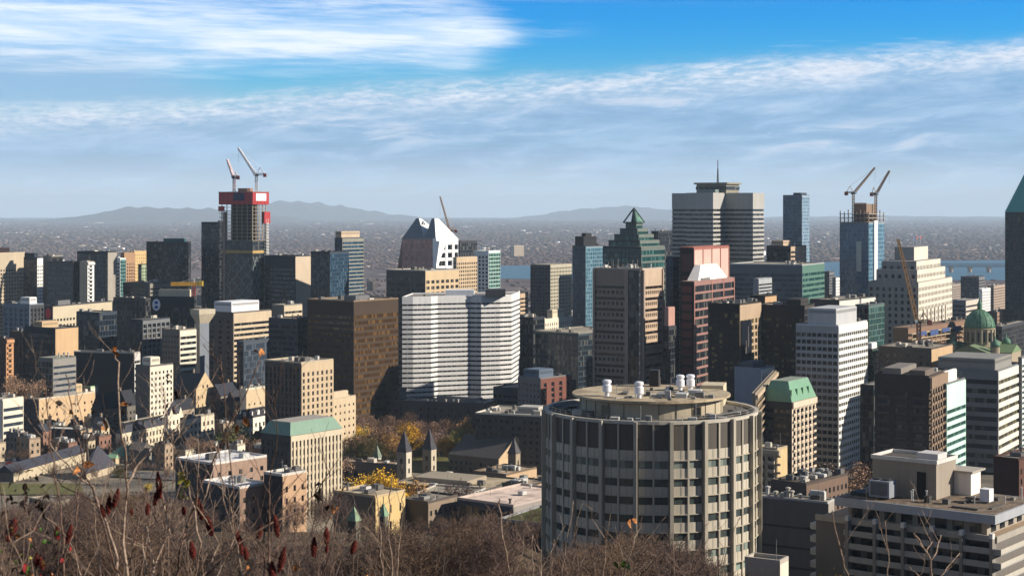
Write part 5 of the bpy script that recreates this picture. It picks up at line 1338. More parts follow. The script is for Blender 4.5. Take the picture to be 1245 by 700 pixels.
for (a, b, c_, d_, h_, cq) in ((4, 5.4, 16, 17.2, 1.6, (70, 66, 64)), (5, 6.5, 12, 13.4, 1.2, (110, 104, 98)), (16, 18, 5, 6, .8, (90, 86, 82)), (19, 21, 2.5, 3.4, .7, (150, 140, 130)), (8, 12, 9.5, 10.2, .5, (80, 78, 76)), (14.5, 15.3, 8, 12, .6, (120, 114, 106)), (2, 3, 4, 10, .45, (100, 92, 84)), (5, 12, 2, 2.6, .4, (96, 90, 84)), (3, 7, 30.5, 34.5, .9, (52, 58, 66))):
    MB().box(a, b, c_, d_, H + .06, H + h_).build('roof_unit', wall(cq, .7), m)
for (x_, y_, h_) in ((21, 1.5, 2.6), (6, 17.5, 2.2), (10, 8, 1.4), (4.4, 20, 2.4), (4.9, 20.6, 1.9), (15, 3, 1.2)):
    k = MB().lathe(x_, y_, [(.16, H), (.16, H + h_), (.28, H + h_ + .02), (.28, H + h_ + .3)], 8)
    k.build('vent_pipe', wall((190, 186, 182)), m)

# ------------------------------------------------------------------ ground, river, hills
def terrain():
    ys = [-400, -60, -10] + [i * 2.5 for i in range(0, 12)] + [30 + i * 15 for i in range(0, 12)] + [210 + i * 25 for i in range(44)] + [1350, 1500, 1700, 2000, 2200, 2600, 3000, 3500, 4000, 4400, 4700, 5200, 6500, 9000, 14000, 22000, 32000, 45000]
    us = [-1.2, -.9, -.7, -.55] + [-.45 + i * .025 for i in range(37)] + [.55, .7, .9, 1.2]
    m = MB()
    for y in ys:
        sc = max(y, 60)
        for u in us: m.v.append((u * sc, y, ground(u * sc, y)))
    n = len(us)
    for j in range(len(ys) - 1):
        for i in range(n - 1): m.f.append((j * n + i, j * n + i + 1, (j + 1) * n + i + 1, (j + 1) * n + i))
    mat, w, b = newmat('ground_earth')
    g = w.n('ShaderNodeNewGeometry'); P = g.outputs['Position']
    sp = w.n('ShaderNodeSeparateXYZ'); w.set(sp.inputs[0], P); Y = sp.outputs[1]
    near = w.mix(w.step(w.noise(P, .35, 5), .4, .62), lin((74, 60, 48)), lin((96, 82, 60)))
    cit = w.mix(w.step(w.noise(P, .03, 5), .4, .6), lin((98, 92, 84)), lin((132, 122, 106)))
    far = w.mix(w.step(w.noise(P, .0016, 8, .7), .42, .60), lin((78, 66, 68)), lin((108, 94, 90)))
    far = w.mix(w.step(w.noise(P, .006, 6, .7), .56, .66), far, lin((136, 128, 118)))
    col = w.mix(w.step(Y, 520, 700), near, cit)
    col = w.mix(w.step(Y, 2600, 4200), col, far)
    w.set(b.inputs['Base Color'], col); b.inputs['Roughness'].default_value = .95; b.inputs['Specular IOR Level'].default_value = .1
    tag(m.build('ground', mat, smooth=True), kind='structure')
terrain()
rv = [(-.03, 5250), (-.013, 4760), (.03, 4690), (.12, 4740), (.22, 4700), (.30, 4640), (.6, 4600), (.6, 6900), (.33, 6600), (.27, 6450), (.2, 6300), (.1, 6050), (.03, 5900), (-.013, 5850)]
wm, w, b = newmat('river_water')
b.inputs['Base Color'].default_value = lin((74, 108, 126)); b.inputs['Specular IOR Level'].default_value = .15; b.inputs['Roughness'].default_value = .5
bp = w.n('ShaderNodeBump'); bp.inputs['Strength'].default_value = .15; bp.inputs['Distance'].default_value = 2.0
w.set(bp.inputs['Height'], w.noise(w.n('ShaderNodeNewGeometry').outputs['Position'], .05, 4)); w.set(b.inputs['Normal'], bp.outputs[0])
m = MB(); m.v = [(u * d, d, 3.8) for u, d in rv]; m.f = [tuple(range(len(rv)))]
tag(m.build('river', wm), kind='structure')
lawn = twocol((84, 92, 48), (112, 104, 62), .5, c3=(86, 70, 50))
def sheet(name, pts, mat, dz=.12, n=10):
    m = MB()
    a, b, c, d = [Vector((U(p) * q, q, 0)) for p, q in pts]
    for j in range(n + 1):
        for i in range(n + 1):
            q = a.lerp(b, i / n).lerp(d.lerp(c, i / n), j / n); m.v.append((q.x, q.y, ground(q.x, q.y) + dz))
    for j in range(n):
        for i in range(n): m.f.append((j * (n + 1) + i, j * (n + 1) + i + 1, (j + 1) * (n + 1) + i + 1, (j + 1) * (n + 1) + i))
    return tag(m.build(name, mat), kind='structure')
sheet('lawn', [(-30, 752), (102, 752), (98, 792), (-30, 792)], lawn, .5, 16)
sheet('campus_lawn', [(400, 900), (560, 900), (560, 1010), (405, 1010)], twocol((84, 92, 46), (112, 100, 62), .2, c3=(90, 70, 50)), .6, 16)
road_m = twocol((92, 90, 90), (112, 108, 104), .3)
sheet('road', [(135, 815), (240, 800), (236, 822), (135, 838)], road_m, .55, 14)
sheet('footpath', [(150, 842), (225, 842), (215, 856), (150, 858)], twocol((176, 160, 138), (150, 136, 116), .3), .6, 14)
sheet('parking', [(-40, 838), (60, 838), (60, 880), (-40, 880)], road_m, .55, 14)

hillm = twocol((70, 66, 62), (86, 78, 70), .002, name='hill_forest', world_pos=True)
def hill(name, prof, D, depth):
    """prof: (px, py) of the skyline at distance D; a rounded mass with depth"""
    m = MB(); xs = []
    n = 90; p0, p1 = prof[0][0], prof[-1][0]
    rnd = random.Random(len(prof))
    rows = 14
    def h(px):
        for (a, ya), (b_, yb) in zip(prof, prof[1:]):
            if a <= px <= b_:
                t = (px - a) / (b_ - a); t = t * t * (3 - 2 * t); return ya + (yb - ya) * t
        return prof[-1][1]
    for j in range(rows + 1):
        s = -1 + 2 * j / rows
        for i in range(n + 1):
            px = p0 + (p1 - p0) * i / n
            z = max(0, zrow(h(px) + .25 * sin(i * 1.7) + .2 * sin(i * .63 + 1), D) - 3)
            f = (1 - abs(s) ** 1.6)
            m.v.append((U(px) * D, D + s * depth, 2.5 + z * f * (1 + .06 * sin(i * .9 + j * 1.3)) if 0 < j < rows else 0))
    for j in range(rows):
        for i in range(n): m.f.append((j * (n + 1) + i, j * (n + 1) + i + 1, (j + 1) * (n + 1) + i + 1, (j + 1) * (n + 1) + i))
    return tag(m.build(name, hillm, smooth=True), kind='structure')
hill('hill', [(60, 268), (110, 262), (135, 257), (160, 251.5), (205, 253), (250, 253.5), (300, 258), (345, 263), (380, 268)], 30000, 2600)
hill('mountain', [(220, 268), (280, 258), (320, 247), (345, 244.5), (380, 246), (410, 250), (450, 256), (480, 261), (540, 267)], 38000, 3200)
hill('mountain', [(600, 268), (650, 262), (690, 256), (720, 253), (765, 250.5), (800, 254), (850, 259), (900, 263), (960, 268)], 41000, 3200)
hill('far_ridge', [(860, 268), (960, 263.5), (1080, 262.5), (1180, 263.5), (1300, 263), (1400, 268)], 42000, 2500)

# ------------------------------------------------------------------ haze
mat = bpy.data.materials.new('haze_air'); mat.use_nodes = True
t = mat.node_tree; t.nodes.clear()
pv = t.nodes.new('ShaderNodeVolumePrincipled'); ou = t.nodes.new('ShaderNodeOutputMaterial')
pv.inputs['Color'].default_value = (.68, .85, 1.0, 1); pv.inputs['Density'].default_value = 3.3e-5; pv.inputs['Anisotropy'].default_value = 0.0
t.links.new(pv.outputs[0], ou.inputs['Volume'])
hz = MB().box(-62000, 62000, -1500, 47000, -4, 560).build('haze', mat)
tag(hz, kind='stuff')

# ------------------------------------------------------------------ bridge
D0 = 5230; b = at(1225, 333, D0)
m = empty('bridge', (b.x, D0, 3.8), radians(-4), 'long railway truss bridge on stone piers crossing the river', 'bridge')
zd = zrow(324.5, D0) - 3.8
pm = wall((176, 150, 126)); tm = wall((88, 92, 100))
me = MB().prism([(-5, -9), (0, -13), (5, -9), (5, 9), (0, 13), (-5, 9)], -1, zd * .62).box(-6.5, 6.5, -10, 10, zd * .62, zd - .1).mesh('pier', pm)
for i in range(-5, 6): link('pier', me, m, (i * 59, 0, 0))
MB().box(-320, 320, -5, 5, zd, zd + 2.6).build('deck', tm, m)
k = MB()
for y in (-4.5, 4.5):
    k.box(-320, 320, y - .4, y + .4, zd + 9.2, zd + 10.2)
    for i in range(-42, 42):
        x = i * 7.6; k.bar((x, y, zd + 2.6), (x + 3.8, y, zd + 9.4), .45, cap=False).bar((x + 3.8, y, zd + 9.4), (x + 7.6, y, zd + 2.6), .45, cap=False)
k.build('truss', tm, m)

# ------------------------------------------------------------------ small city blocks between the towers and the river
rnd = random.Random(21)
KIND = [((190, 168, 138), 'beige', 3.4), ((150, 96, 78), 'red brick', 3.5), ((120, 116, 116), 'grey', 3.6), ((216, 210, 200), 'white', 3.6), ((96, 82, 74), 'brown', 3.4), ((172, 140, 110), 'tan', 3.5)]
protos = []
for c_, nm, fh in KIND:
    for (w_, l_, nf) in ((22, 16, 4), (34, 20, 6), (50, 26, 3)):
        H = nf * fh + 1.2
        r_ = empty('city_block', (0, 0, 0), 0, f'small {nm} building of {("four", "six", "three")[(w_ > 22) + (w_ > 34)]} storeys in the low city blocks before the river', 'building', f'low {nm} buildings between the towers and the river')
        MB().box(0, w_, 0, l_, -3, H).build('wall', wall(c_), r_)
        facade(r_, Face('R', w_), H, RB(c_, GD, fh, .42, .3, top=1.2), [0, []])
        facade(r_, Face('L', l_), H, RB(c_, GD, fh, .42, .3, top=1.2), [0, []])
        roof_top(r_, w_, l_, H, (150, 142, 130) if nf != 3 else (200, 196, 188), .7, c_, 2, [(.2, .5, .2, .6, 3, c_)] if nf == 6 else [], w_)
        protos.append((r_, w_, l_))
kids = kidmap(); used = set(); n = 0; tries = 0
placed = []
while n < 250 and tries < 6000:
    tries += 1
    D = 2 * (200 - 12) * 1000 / rnd.uniform(86, 200) if tries % 3 else rnd.uniform(1000, 2200)
    if D > 4600: continue
    u = rnd.uniform(-.33, .33); x, y = u * D, D
    if any((x - hx) ** 2 + (y - hy) ** 2 < (hr + 20) ** 2 for hx, hy, hr, hz_ in HERO): continue
    if any((x - px) ** 2 + (y - py) ** 2 < 1700 for px, py in placed): continue
    if D < 1200 and (-.12 < u < -.04 or u < -.1): continue
    i = rnd.randrange(len(protos)); r_, w_, l_ = protos[i]
    o = r_ if i not in used else copy_tree(r_, kids)
    used.add(i)
    o.location = (x, y, ground(x, y) - .5); o.rotation_euler = (0, 0, pi / 2 - radians(31) + rnd.choice((0, pi / 2, 0, 0.05)))
    s = rnd.uniform(.8, 1.35); o.scale = (s, s, rnd.uniform(.7, 1.5)); placed.append((x, y)); n += 1
for i, (r_, _, _) in enumerate(protos):
    if i not in used:
        for ch in kids.get(r_.name, []):
            bpy.data.objects.remove(ch)
        bpy.data.objects.remove(r_)

# ------------------------------------------------------------------ suburb beyond the river: one mass of houses, one of trees
import numpy as np
def npmesh(name, V, Fc, mats, mi=None):
    me = bpy.data.meshes.new(name)
    nf, k = Fc.shape
    me.vertices.add(len(V)); me.vertices.foreach_set('co', V.astype(np.float32).ravel())
    me.loops.add(nf * k); me.loops.foreach_set('vertex_index', Fc.astype(np.int32).ravel())
    me.polygons.add(nf); me.polygons.foreach_set('loop_start', np.arange(0, nf * k, k, dtype=np.int32)); me.polygons.foreach_set('loop_total', np.full(nf, k, dtype=np.int32))
    for m in mats: me.materials.append(m)
    if mi is not None: me.polygons.foreach_set('material_index', mi.astype(np.int32))
    me.update(calc_edges=True)
    return me
R_ = np.random.RandomState(4)
def in_river(u, D):
    near = np.interp(u, [q[0] for q in rv[1:7]], [q[1] for q in rv[1:7]]); far = np.interp(u, [-.013, .03, .1, .2, .27, .33, .6], [5850, 5900, 6050, 6300, 6450, 6600, 6900])
    return (D > near - 40) & (D < far + 60) & (u > -.032)
def scatter(n, r0, r1, pw=1.0):
    rr = r0 + (r1 - r0) * R_.rand(n) ** pw; D = 2 * 197 * 1000 / rr; u = R_.uniform(-.36, .36, n)
    k = ~in_river(u, D); return u[k] * D[k], D[k]
x, y = scatter(5200, 9.3, 70, 1.3)
cl = np.sin(x * .0021 + 1) * np.sin(y * .0009 + x * .0006) + .5 * np.sin(x * .009 + y * .0031)
k = cl + R_.normal(0, .35, len(x)) > .3; x, y = x[k], y[k]; n = len(x)
sx = R_.uniform(6, 15, n) * (1 + 2.4 * (R_.rand(n) > .95)); sy = R_.uniform(5, 11, n) * (1 + 2.5 * (R_.rand(n) > .95)); hh = R_.uniform(3.5, 8, n) * (1 + 2.0 * (R_.rand(n) > .985)); a = R_.uniform(-.6, .9, n)
sx *= np.clip(y / 9000, .9, 2.6)
cor = np.array([(-1, -1), (1, -1), (1, 1), (-1, 1)])
V = np.zeros((n, 8, 3))
for j, (cx_, cy_) in enumerate(cor):
    V[:, j, 0] = x + cx_ * sx * np.cos(a) - cy_ * sy * np.sin(a); V[:, j, 1] = y + cx_ * sx * np.sin(a) + cy_ * sy * np.cos(a); V[:, j, 2] = 2
    V[:, j + 4] = V[:, j]; V[:, j + 4, 2] = 3 + hh
fb = np.array([(4, 5, 6, 7), (0, 1, 5, 4), (1, 2, 6, 5), (2, 3, 7, 6), (3, 0, 4, 7)])
Fc = (np.arange(n)[:, None, None] * 8 + fb[None]).reshape(-1, 4)
hm_ = [wall(c_) for c_ in ((230, 226, 222), (190, 174, 156), (140, 112, 104), (128, 126, 130), (166, 144, 130))]
mi = np.repeat(R_.choice(5, n, p=[.09, .13, .28, .34, .16]), 5)
tag(link('suburb_houses', npmesh('suburb_houses', V.reshape(-1, 3), Fc, hm_, mi)), kind='stuff')
# trees
ph = (1 + 5 ** .5) / 2
IV = np.array([(-1, ph, 0), (1, ph, 0), (-1, -ph, 0), (1, -ph, 0), (0, -1, ph), (0, 1, ph), (0, -1, -ph), (0, 1, -ph), (ph, 0, -1), (ph, 0, 1), (-ph, 0, -1), (-ph, 0, 1)]) / 1.9
IF = np.array([(0, 11, 5), (0, 5, 1), (0, 1, 7), (0, 7, 10), (0, 10, 11), (1, 5, 9), (5, 11, 4), (11, 10, 2), (10, 7, 6), (7, 1, 8), (3, 9, 4), (3, 4, 2), (3, 2, 6), (3, 6, 8), (3, 8, 9), (4, 9, 5), (2, 4, 11), (6, 2, 10), (8, 6, 7), (9, 8, 1)])
x, y = scatter(34000, 9.0, 72, 1.15)
x2 = R_.uniform(-.34, .34, 5200); y2 = R_.uniform(1900, 4700, 5200); x2 = x2 * y2
keep = np.ones(len(x2), bool)
for hx, hy, hr, _ in HERO + [(p[0], p[1], 22, 0) for p in placed]: keep &= (x2 - hx) ** 2 + (y2 - hy) ** 2 > (hr + 14) ** 2
keep &= ((x2 / y2 < -.015) | (R_.rand(len(x2)) > .78)) & ((y2 > 2600) | (R_.rand(len(x2)) > .6))
x, y = np.concatenate([x, x2[keep]]), np.concatenate([y, y2[keep]])
n = len(x); V = np.repeat(IV[None], n, 0) * (1 + R_.normal(0, .16, (n, 12, 1)))
hs = R_.uniform(4, 8.5, n); ws = R_.uniform(5, 12, n) * np.clip(y / 6000, .8, 4)
gz = np.interp(y, [p[0] for p in GP], [p[1] for p in GP])
V[:, :, 0] = V[:, :, 0] * ws[:, None] + x[:, None]; V[:, :, 1] = V[:, :, 1] * ws[:, None] + y[:, None]; V[:, :, 2] = V[:, :, 2] * hs[:, None] * .42 + (gz + hs * .34)[:, None]
Fc = (np.arange(n)[:, None, None] * 12 + IF[None]).reshape(-1, 3)
tm_ = [wall(c_, .95) for c_ in ((112, 88, 82), (100, 82, 84), (118, 94, 84), (92, 84, 80), (126, 102, 86))]
lf = np.sin(x * .0013 + 2 * np.sin(y * .0007)) + np.sin(y * .0017 + x * .0004) + R_.normal(0, .45, n)
mi = np.repeat(np.digitize(lf, [-1.1, -.2, .6, 1.3]), 20)
tag(link('distant_trees', TM_ := npmesh('distant_trees', V.reshape(-1, 3), Fc, tm_, mi)), kind='stuff')

TM_.polygons.foreach_set('use_smooth', [True] * len(TM_.polygons))
# ------------------------------------------------------------------ trees
def bark(c): return twocol(c, [q * .7 for q in c], 3.0, .9, name='bark')
def grow(rnd, height, spread, levels=5, nb=3, first=.28):
    """branch skeleton: list of (p, q, r0, r1, level)"""
    segs = []
    def rec(p, d, L, r, lv):
        n = 3 if lv < 3 else 2
        for i in range(n):
            d2 = (d + Vector((rnd.gauss(0, .16), rnd.gauss(0, .16), rnd.gauss(.04, .1)))).normalized()
            q = p + d2 * (L / n); r2 = r * .84
            segs.append((p, q, r, r2, lv)); p, d, r = q, d2, r2
            if lv < levels and (i > 0 or lv > 0):
                k = nb if i == n - 1 else rnd.choice((1, 2))
                for _ in range(k):
                    a = Vector((rnd.gauss(0, 1), rnd.gauss(0, 1), rnd.gauss(.25, .5)))
                    a = (a - a.dot(d) * d).normalized()
                    an = rnd.uniform(.35, .95) * (1.1 if lv == 0 else 1)
                    nd = (d * cos(an) + a * sin(an) * spread).normalized()
                    rec(p, nd, L * rnd.uniform(.5, .78), r * .62, lv + 1)
    rec(Vector((0, 0, -.4)), Vector((0, 0, 1)), height * first, height * .017, 0)
    return segs
def tree_meshes(seed, height, spread, barkc, leafc=None, nleaf=0, lsize=.4, levels=5, minr=.02):
    rnd = random.Random(seed)
    segs = grow(rnd, height, spread, levels)
    mx = max(s[1].z for s in segs); k = height / mx
    tr, cr = MB(), MB()
    for p, q, r0, r1, lv in segs:
        p, q = p * k, q * k
        if lv <= 1: tr.bar(p, q, max(r0, .03), max(r1, .03), 6, False)
        else: cr.bar(p, q, max(r0, minr), max(r1, minr), 3, False)
    a = tr.mesh('trunk', bark(barkc)); b = cr.mesh('crown', bark([q * 1.12 for q in barkc]))
    c = None
    if leafc:
        tips = [s[1] * k for s in segs if s[4] >= 3]
        lm = MB()
        for i in range(nleaf):
            c0 = rnd.choice(tips) + Vector((rnd.gauss(0, .45), rnd.gauss(0, .45), rnd.gauss(0, .35)))
            u = Vector((rnd.gauss(0, 1), rnd.gauss(0, 1), rnd.gauss(0, 1))).normalized(); v = u.orthogonal().normalized()
            s = lsize * rnd.uniform(.6, 1.3)
            lm.quad(c0 - u * s * .5, c0 + v * s * .35, c0 + u * s * .5, c0 - v * s * .35)
        c = lm.mesh('foliage', twocol(leafc, [min(255, q * 1.3) for q in leafc], .8, .8, name='leaf'))
    return a, b, c
BK = (104, 84, 72)
bare = [tree_meshes(100 + i, 1.0 * h, s, c, minr=.017) for i, (h, s, c) in enumerate(((16, 1.35, (98, 80, 72)), (14, 1.5, (108, 90, 80)), (18, 1.25, (84, 70, 66)), (13, 1.6, (120, 102, 88)), (15, 1.3, (104, 84, 68))))]
def plant(meshes, name, loc, rz, s, label, group=None, cat='tree'):
    r_ = empty(name, loc, rz, label, cat, group); r_.scale = (s, s, s * 1.0)
    link('trunk', meshes[0], r_); link('crown', meshes[1], r_)
    if meshes[2]: link('foliage', meshes[2], r_)
    return r_
rnd = random.Random(11)
TOP = [(-60, 606), (0, 610), (60, 596), (110, 590), (200, 592), (235, 604), (260, 614), (330, 628), (400, 618), (440, 620), (500, 624), (560, 617), (600, 612), (640, 628), (690, 655), (760, 640), (800, 640), (850, 668), (880, 690), (930, 720), (1040, 712), (1300, 720)]
def toprow(px):
    for (a, ya), (b_, yb) in zip(TOP, TOP[1:]):
        if a <= px <= b_: return ya + (yb - ya) * (px - a) / (b_ - a)
    return 720
n = tries = 0; spots = []
while n < 195 and tries < 9000:
    tries += 1
    px = rnd.uniform(-40, 900); D = rnd.choice((rnd.uniform(170, 330), rnd.uniform(280, 520)))
    x = U(px) * D; g = ground(x, D); h = rnd.uniform(13, 22)
    row = YH + (CZ - g - h) / D * F
    t_ = toprow(px)
    if row < t_ or row > 715 or any(D + 6 > hy - hr and abs(x - hx) < hr + 4 and D < hy + hr + 6 for hx, hy, hr, _ in HERO): continue
    if any((x - a) ** 2 + (D - b_) ** 2 < 16 for a, b_ in spots): continue
    i = rnd.randrange(len(bare)); hh = (16, 14, 18, 13, 15)[i]
    o = plant(bare[i], 'bare_tree', (x, D, g), rnd.uniform(0, 6.28), h / hh, 'leafless grey brown tree in the wood on the slope', 'leafless trees of the wood on the slope')
    spots.append((x, D)); n += 1
nx = 0
for k_ in range(1500):
    if nx > 92: break
    px, D = (rnd.uniform(415, 665), rnd.uniform(430, 590)) if k_ % 2 else (rnd.uniform(-30, 300), rnd.uniform(420, 750)); x = U(px) * D; g = ground(x, D); h = rnd.uniform(6, 11)
    if YH + (CZ - g - h) / D * F < toprow(px) + 2 or any((x - hx) ** 2 + (D - hy) ** 2 < (hr + 3) ** 2 for hx, hy, hr, _ in HERO) or any((x - a) ** 2 + (D - b_) ** 2 < 20 for a, b_ in spots): continue
    i = rnd.randrange(5); spots.append((x, D)); nx += 1
    plant(bare[i], 'bare_tree', (x, D, g), rnd.uniform(0, 6.28), h / (16, 14, 18, 13, 15)[i], 'leafless grey brown tree in the wood on the slope', 'leafless trees of the wood on the slope')
LEAF = {
    'brown': tree_meshes(201, 12, 1.1, BK, (128, 102, 82), 2200, .36, 4), 'yellow': tree_meshes(202, 10, 1.2, BK, (176, 138, 40), 4200, .36, 4),
    'olive': tree_meshes(203, 11, 1.1, BK, (104, 102, 54), 3000, .36, 4), 'amber': tree_meshes(204, 11, 1.1, BK, (140, 106, 58), 2000, .36, 4),
    'pink': tree_meshes(205, 11, 1.15, BK, (120, 98, 90), 1800, .34, 4), 'bush': tree_meshes(206, 6, 1.3, BK, (150, 130, 50), 1800, .4, 4)}
def tree_at(kind, px, ytop, D, label, name=None, group=None):
    x = U(px) * D; z = zrow(ytop, D); g = ground(x, D)
    h = max(5, z - g); base = {'brown': 12, 'yellow': 10, 'olive': 11, 'amber': 11, 'pink': 11, 'bush': 6}[kind]
    s = min(h / base, 2.2)
    plant(LEAF[kind], name or f'{kind}_leaf_tree', (x, D, z - s * base), rnd.uniform(0, 6.28), s, label, group)
GRV = 'autumn trees of the campus grove'
for kd, lb, L in (
    ('brown', 'half bare tree with brown leaves in the grove behind the twin spires', [(410, 498, 960), (424, 500, 985), (458, 500, 960), (470, 502, 965), (480, 500, 950), (440, 508, 930), (500, 497, 985), (490, 508, 915), (470, 512, 900), (413, 520, 890), (395, 545, 800), (520, 508, 960), (450, 518, 890), (560, 500, 985), (548, 505, 975)]),
    ('pink', 'half bare tree with dull pink leaves in the grove behind the twin spires', [(512, 508, 950), (530, 515, 930), (536, 520, 910), (525, 505, 980), (447, 500, 975), (496, 512, 930)]),
    ('olive', 'tree with olive green leaves in the grove behind the twin spires', [(436, 522, 890), (446, 528, 880), (430, 515, 905), (548, 515, 930), (460, 525, 878)]),
    ('yellow', 'tree with bright yellow leaves in the grove behind the twin spires', [(434, 512, 915), (503, 508, 915), (499, 514, 905)]),
    ('amber', 'tree with amber leaves in the grove behind the twin spires', [(466, 520, 890), (567, 505, 950), (478, 522, 885)])):
    for (px, yt, D) in L: tree_at(kd, px, yt + 4, 930 + (D - 870) * .6 if D > 850 else D, lb, group=GRV)
tree_at('yellow', 548, 529, 940, 'yellow rounded tree right of the twin spires')
tree_at('bush', 560, 531, 942, 'amber yellow tree beside the slate roofed library')
tree_at('yellow', 450, 570, 640, 'bright yellow maple above the golden stone house')
tree_at('yellow', 438, 574, 642, 'yellow maple at the left end of the golden stone house roof')
tree_at('yellow', 464, 578, 645, 'smaller yellow maple at the right of the bright yellow maple')
tree_at('amber', 503, 582, 660, 'reddish brown tree in front of the flat roofed hall')
tree_at('pink', 555, 588, 680, 'dull pink bare tree below the broad flat roofed hall')
tree_at('brown', 24, 455, 960, 'round brown tree before the plain brown slab at the left')
tree_at('olive', 146, 562, 790, 'olive yellow tree beside the pyramid roofed house')
tree_at('olive', 276, 510, 860, 'olive tree between the cream residence and the dormer house')
tree_at('brown', 300, 528, 850, 'brown tree in front of the dormer house')
tree_at('brown', 240, 530, 850, 'brown half bare tree in front of the cream residence')
tree_at('pink', 60, 545, 850, 'dull bare tree behind the slate roofed barracks')
tree_at('brown', 300, 475, 1020, 'bare brown tree near the dark blue glass block')
tree_at('brown', 1030, 560, 640, 'bare brown tree at the foot of the white office tower')
tree_at('bush', 1003, 701, 300, 'olive yellow bush before the terrace apartments', 'bush')
tree_at('bush', 180, 588, 760, 'olive bush at the lower edge of the road', 'bush')
for k_ in range(400):
    px, D = rnd.uniform(-20, 335), rnd.uniform(800, 1080); x = U(px) * D
    if any((x - hx) ** 2 + (D - hy) ** 2 < (hr * .75 + 3) ** 2 for hx, hy, hr, _ in HERO) or any((x - a) ** 2 + (D - b_) ** 2 < 80 for a, b_ in spots): continue
    g = ground(x, D)
    if YH + (CZ - g - 10) / D * F < 500: continue
    spots.append((x, D)); plant(bare[k_ % 5], 'street_tree', (x, D, g), k_, rnd.uniform(.4, .65), 'small leafless street tree between the old stone houses', 'leafless street trees of the old quarter')
for px, D in ((395, 480), (402, 560), (380, 520), (360, 500), (412, 540), (640, 520), (655, 480)):
    x = U(px) * D; plant(bare[px % 5], 'street_tree', (x, D, ground(x, D)), px, .85, 'leafless tree among the houses above the wood', 'leafless trees among the houses')

# ------------------------------------------------------------------ stone gatehouse and cars
m, wR, wL, H = B('stone_gatehouse', 'small square stone gatehouse standing among the bare trees at the left', 36, 64, 84, 612, 420, BL((110, 100, 88)), BL((176, 160, 130)), rot=40, units=0, par=.5, roofc=(150, 140, 126), cat='house', parc=(180, 166, 140))
MB().box(wR * .3, wR * .6, -.2, -.12, H - 4, H - 1.4).build('window', GD, m)
def car_meshes(c):
    b = MB()
    b.frustum([(-2.1, -.88), (2.1, -.88), (2.1, .88), (-2.1, .88)], .3, [(-2.2, -.9), (2.2, -.9), (2.2, .9), (-2.2, .9)], .6)
    b.frustum([(-2.2, -.9), (2.2, -.9), (2.2, .9), (-2.2, .9)], .6, [(-2.1, -.85), (2.05, -.85), (2.05, .85), (-2.1, .85)], .92)
    g = MB().frustum([(-1.9, -.82), (1.0, -.82), (1.0, .82), (-1.9, .82)], .92, [(-1.35, -.68), (.35, -.68), (.35, .68), (-1.35, .68)], 1.42)
    t_ = MB().frustum([(-1.36, -.69), (.36, -.69), (.36, .69), (-1.36, .69)], 1.42, [(-1.25, -.64), (.28, -.64), (.28, .64), (-1.25, .64)], 1.5)
    wv = MB()
    wv.bar((0, -.1, 0), (0, .1, 0), .33, n=14)
    return b.mesh('body', flat(c, .3)), g.mesh('windscreen', GD), t_.mesh('car_roof', flat(c, .3)), wv.mesh('wheel', flat((24, 24, 26)))
for (px, D, cq, lb, rz) in ((6, 872, (226, 228, 230), 'white car at the left end of the car park', .3), (20, 868, (70, 84, 110), 'dark blue car in the car park', .35), (30, 870, (214, 216, 220), 'white car in the middle of the car park', .3), (41, 862, (160, 168, 178), 'silver car in the car park', 1.2), (50, 858, (224, 226, 230), 'white car at the right end of the car park', .9), (12, 856, (120, 40, 40), 'red car in the car park', .2), (36, 852, (60, 62, 66), 'black car in the car park', .4), (46, 868, (196, 200, 206), 'pale grey car behind the white car in the car park', .4)):
    x = U(px) * D; r_ = empty('parked_car', (x, D, ground(x, D) + .57), rz, lb, 'car', 'cars in the car park'); a, b, c, d = car_meshes(cq)
    link('body', a, r_); link('windscreen', b, r_); link('car_roof', c, r_)
    for q in ((-1.35, -.8, .33), (-1.35, .8, .33), (1.35, -.8, .33), (1.35, .8, .33)): link('wheel', d, r_, q)

# ------------------------------------------------------------------ foreground shrubs
stemm, stemd = twocol((162, 140, 120), (122, 102, 88), 40, .8, name='stem_bark'), twocol((112, 88, 74), (70, 56, 50), 40, .8, name='stem_bark')
redm = twocol((100, 38, 30), (60, 24, 20), 120, .9, name='sumac_fruit')
dryl = twocol((190, 128, 74), (120, 72, 40), 60, .8, name='dry_leaf'); dark_l = twocol((52, 40, 34), (30, 26, 26), 60, .8, name='dry_leaf')
yel_l = twocol((170, 160, 70), (136, 132, 60), 50, .6, name='leaf'); red_l = twocol((150, 40, 36), (110, 30, 40), 60, .7, name='leaf'); grn_l = twocol((84, 110, 44), (56, 84, 34), 50, .5, name='leaf')
def pxp(pts, D, rnd, jit=.25):
    d = D; out = []
    for (x, y) in pts:
        out.append(at(x, y, d)); d += rnd.uniform(-jit, jit)
    return out
def twigs(mb, P, rnd, n, L, r, lv=1):
    for _ in range(n):
        i = rnd.randrange(max(1, len(P) // 3), len(P) - 1) if len(P) > 3 else rnd.randrange(0, len(P) - 1)
        p = P[i].lerp(P[i + 1], rnd.random())
        d = (P[i + 1] - P[i]).normalized()
        a = Vector((rnd.choice((-1, 1)) * rnd.uniform(.5, 1.2), rnd.uniform(-.6, .6), rnd.uniform(.3, 1.0))).normalized()
        d = (d * .6 + a).normalized(); l = L * rnd.uniform(.5, 1.3); Q = [p]
        for j in range(5):
            d = (d + Vector((rnd.gauss(0, .13), rnd.gauss(0, .13), rnd.gauss(.05, .1)))).normalized(); Q.append(Q[-1] + d * l / 5)
        mb.tube(Q, r, r * .45, 4)
        if lv > 0: twigs(mb, Q, rnd, rnd.randrange(1, 4), L * .45, r * .6, lv - 1)
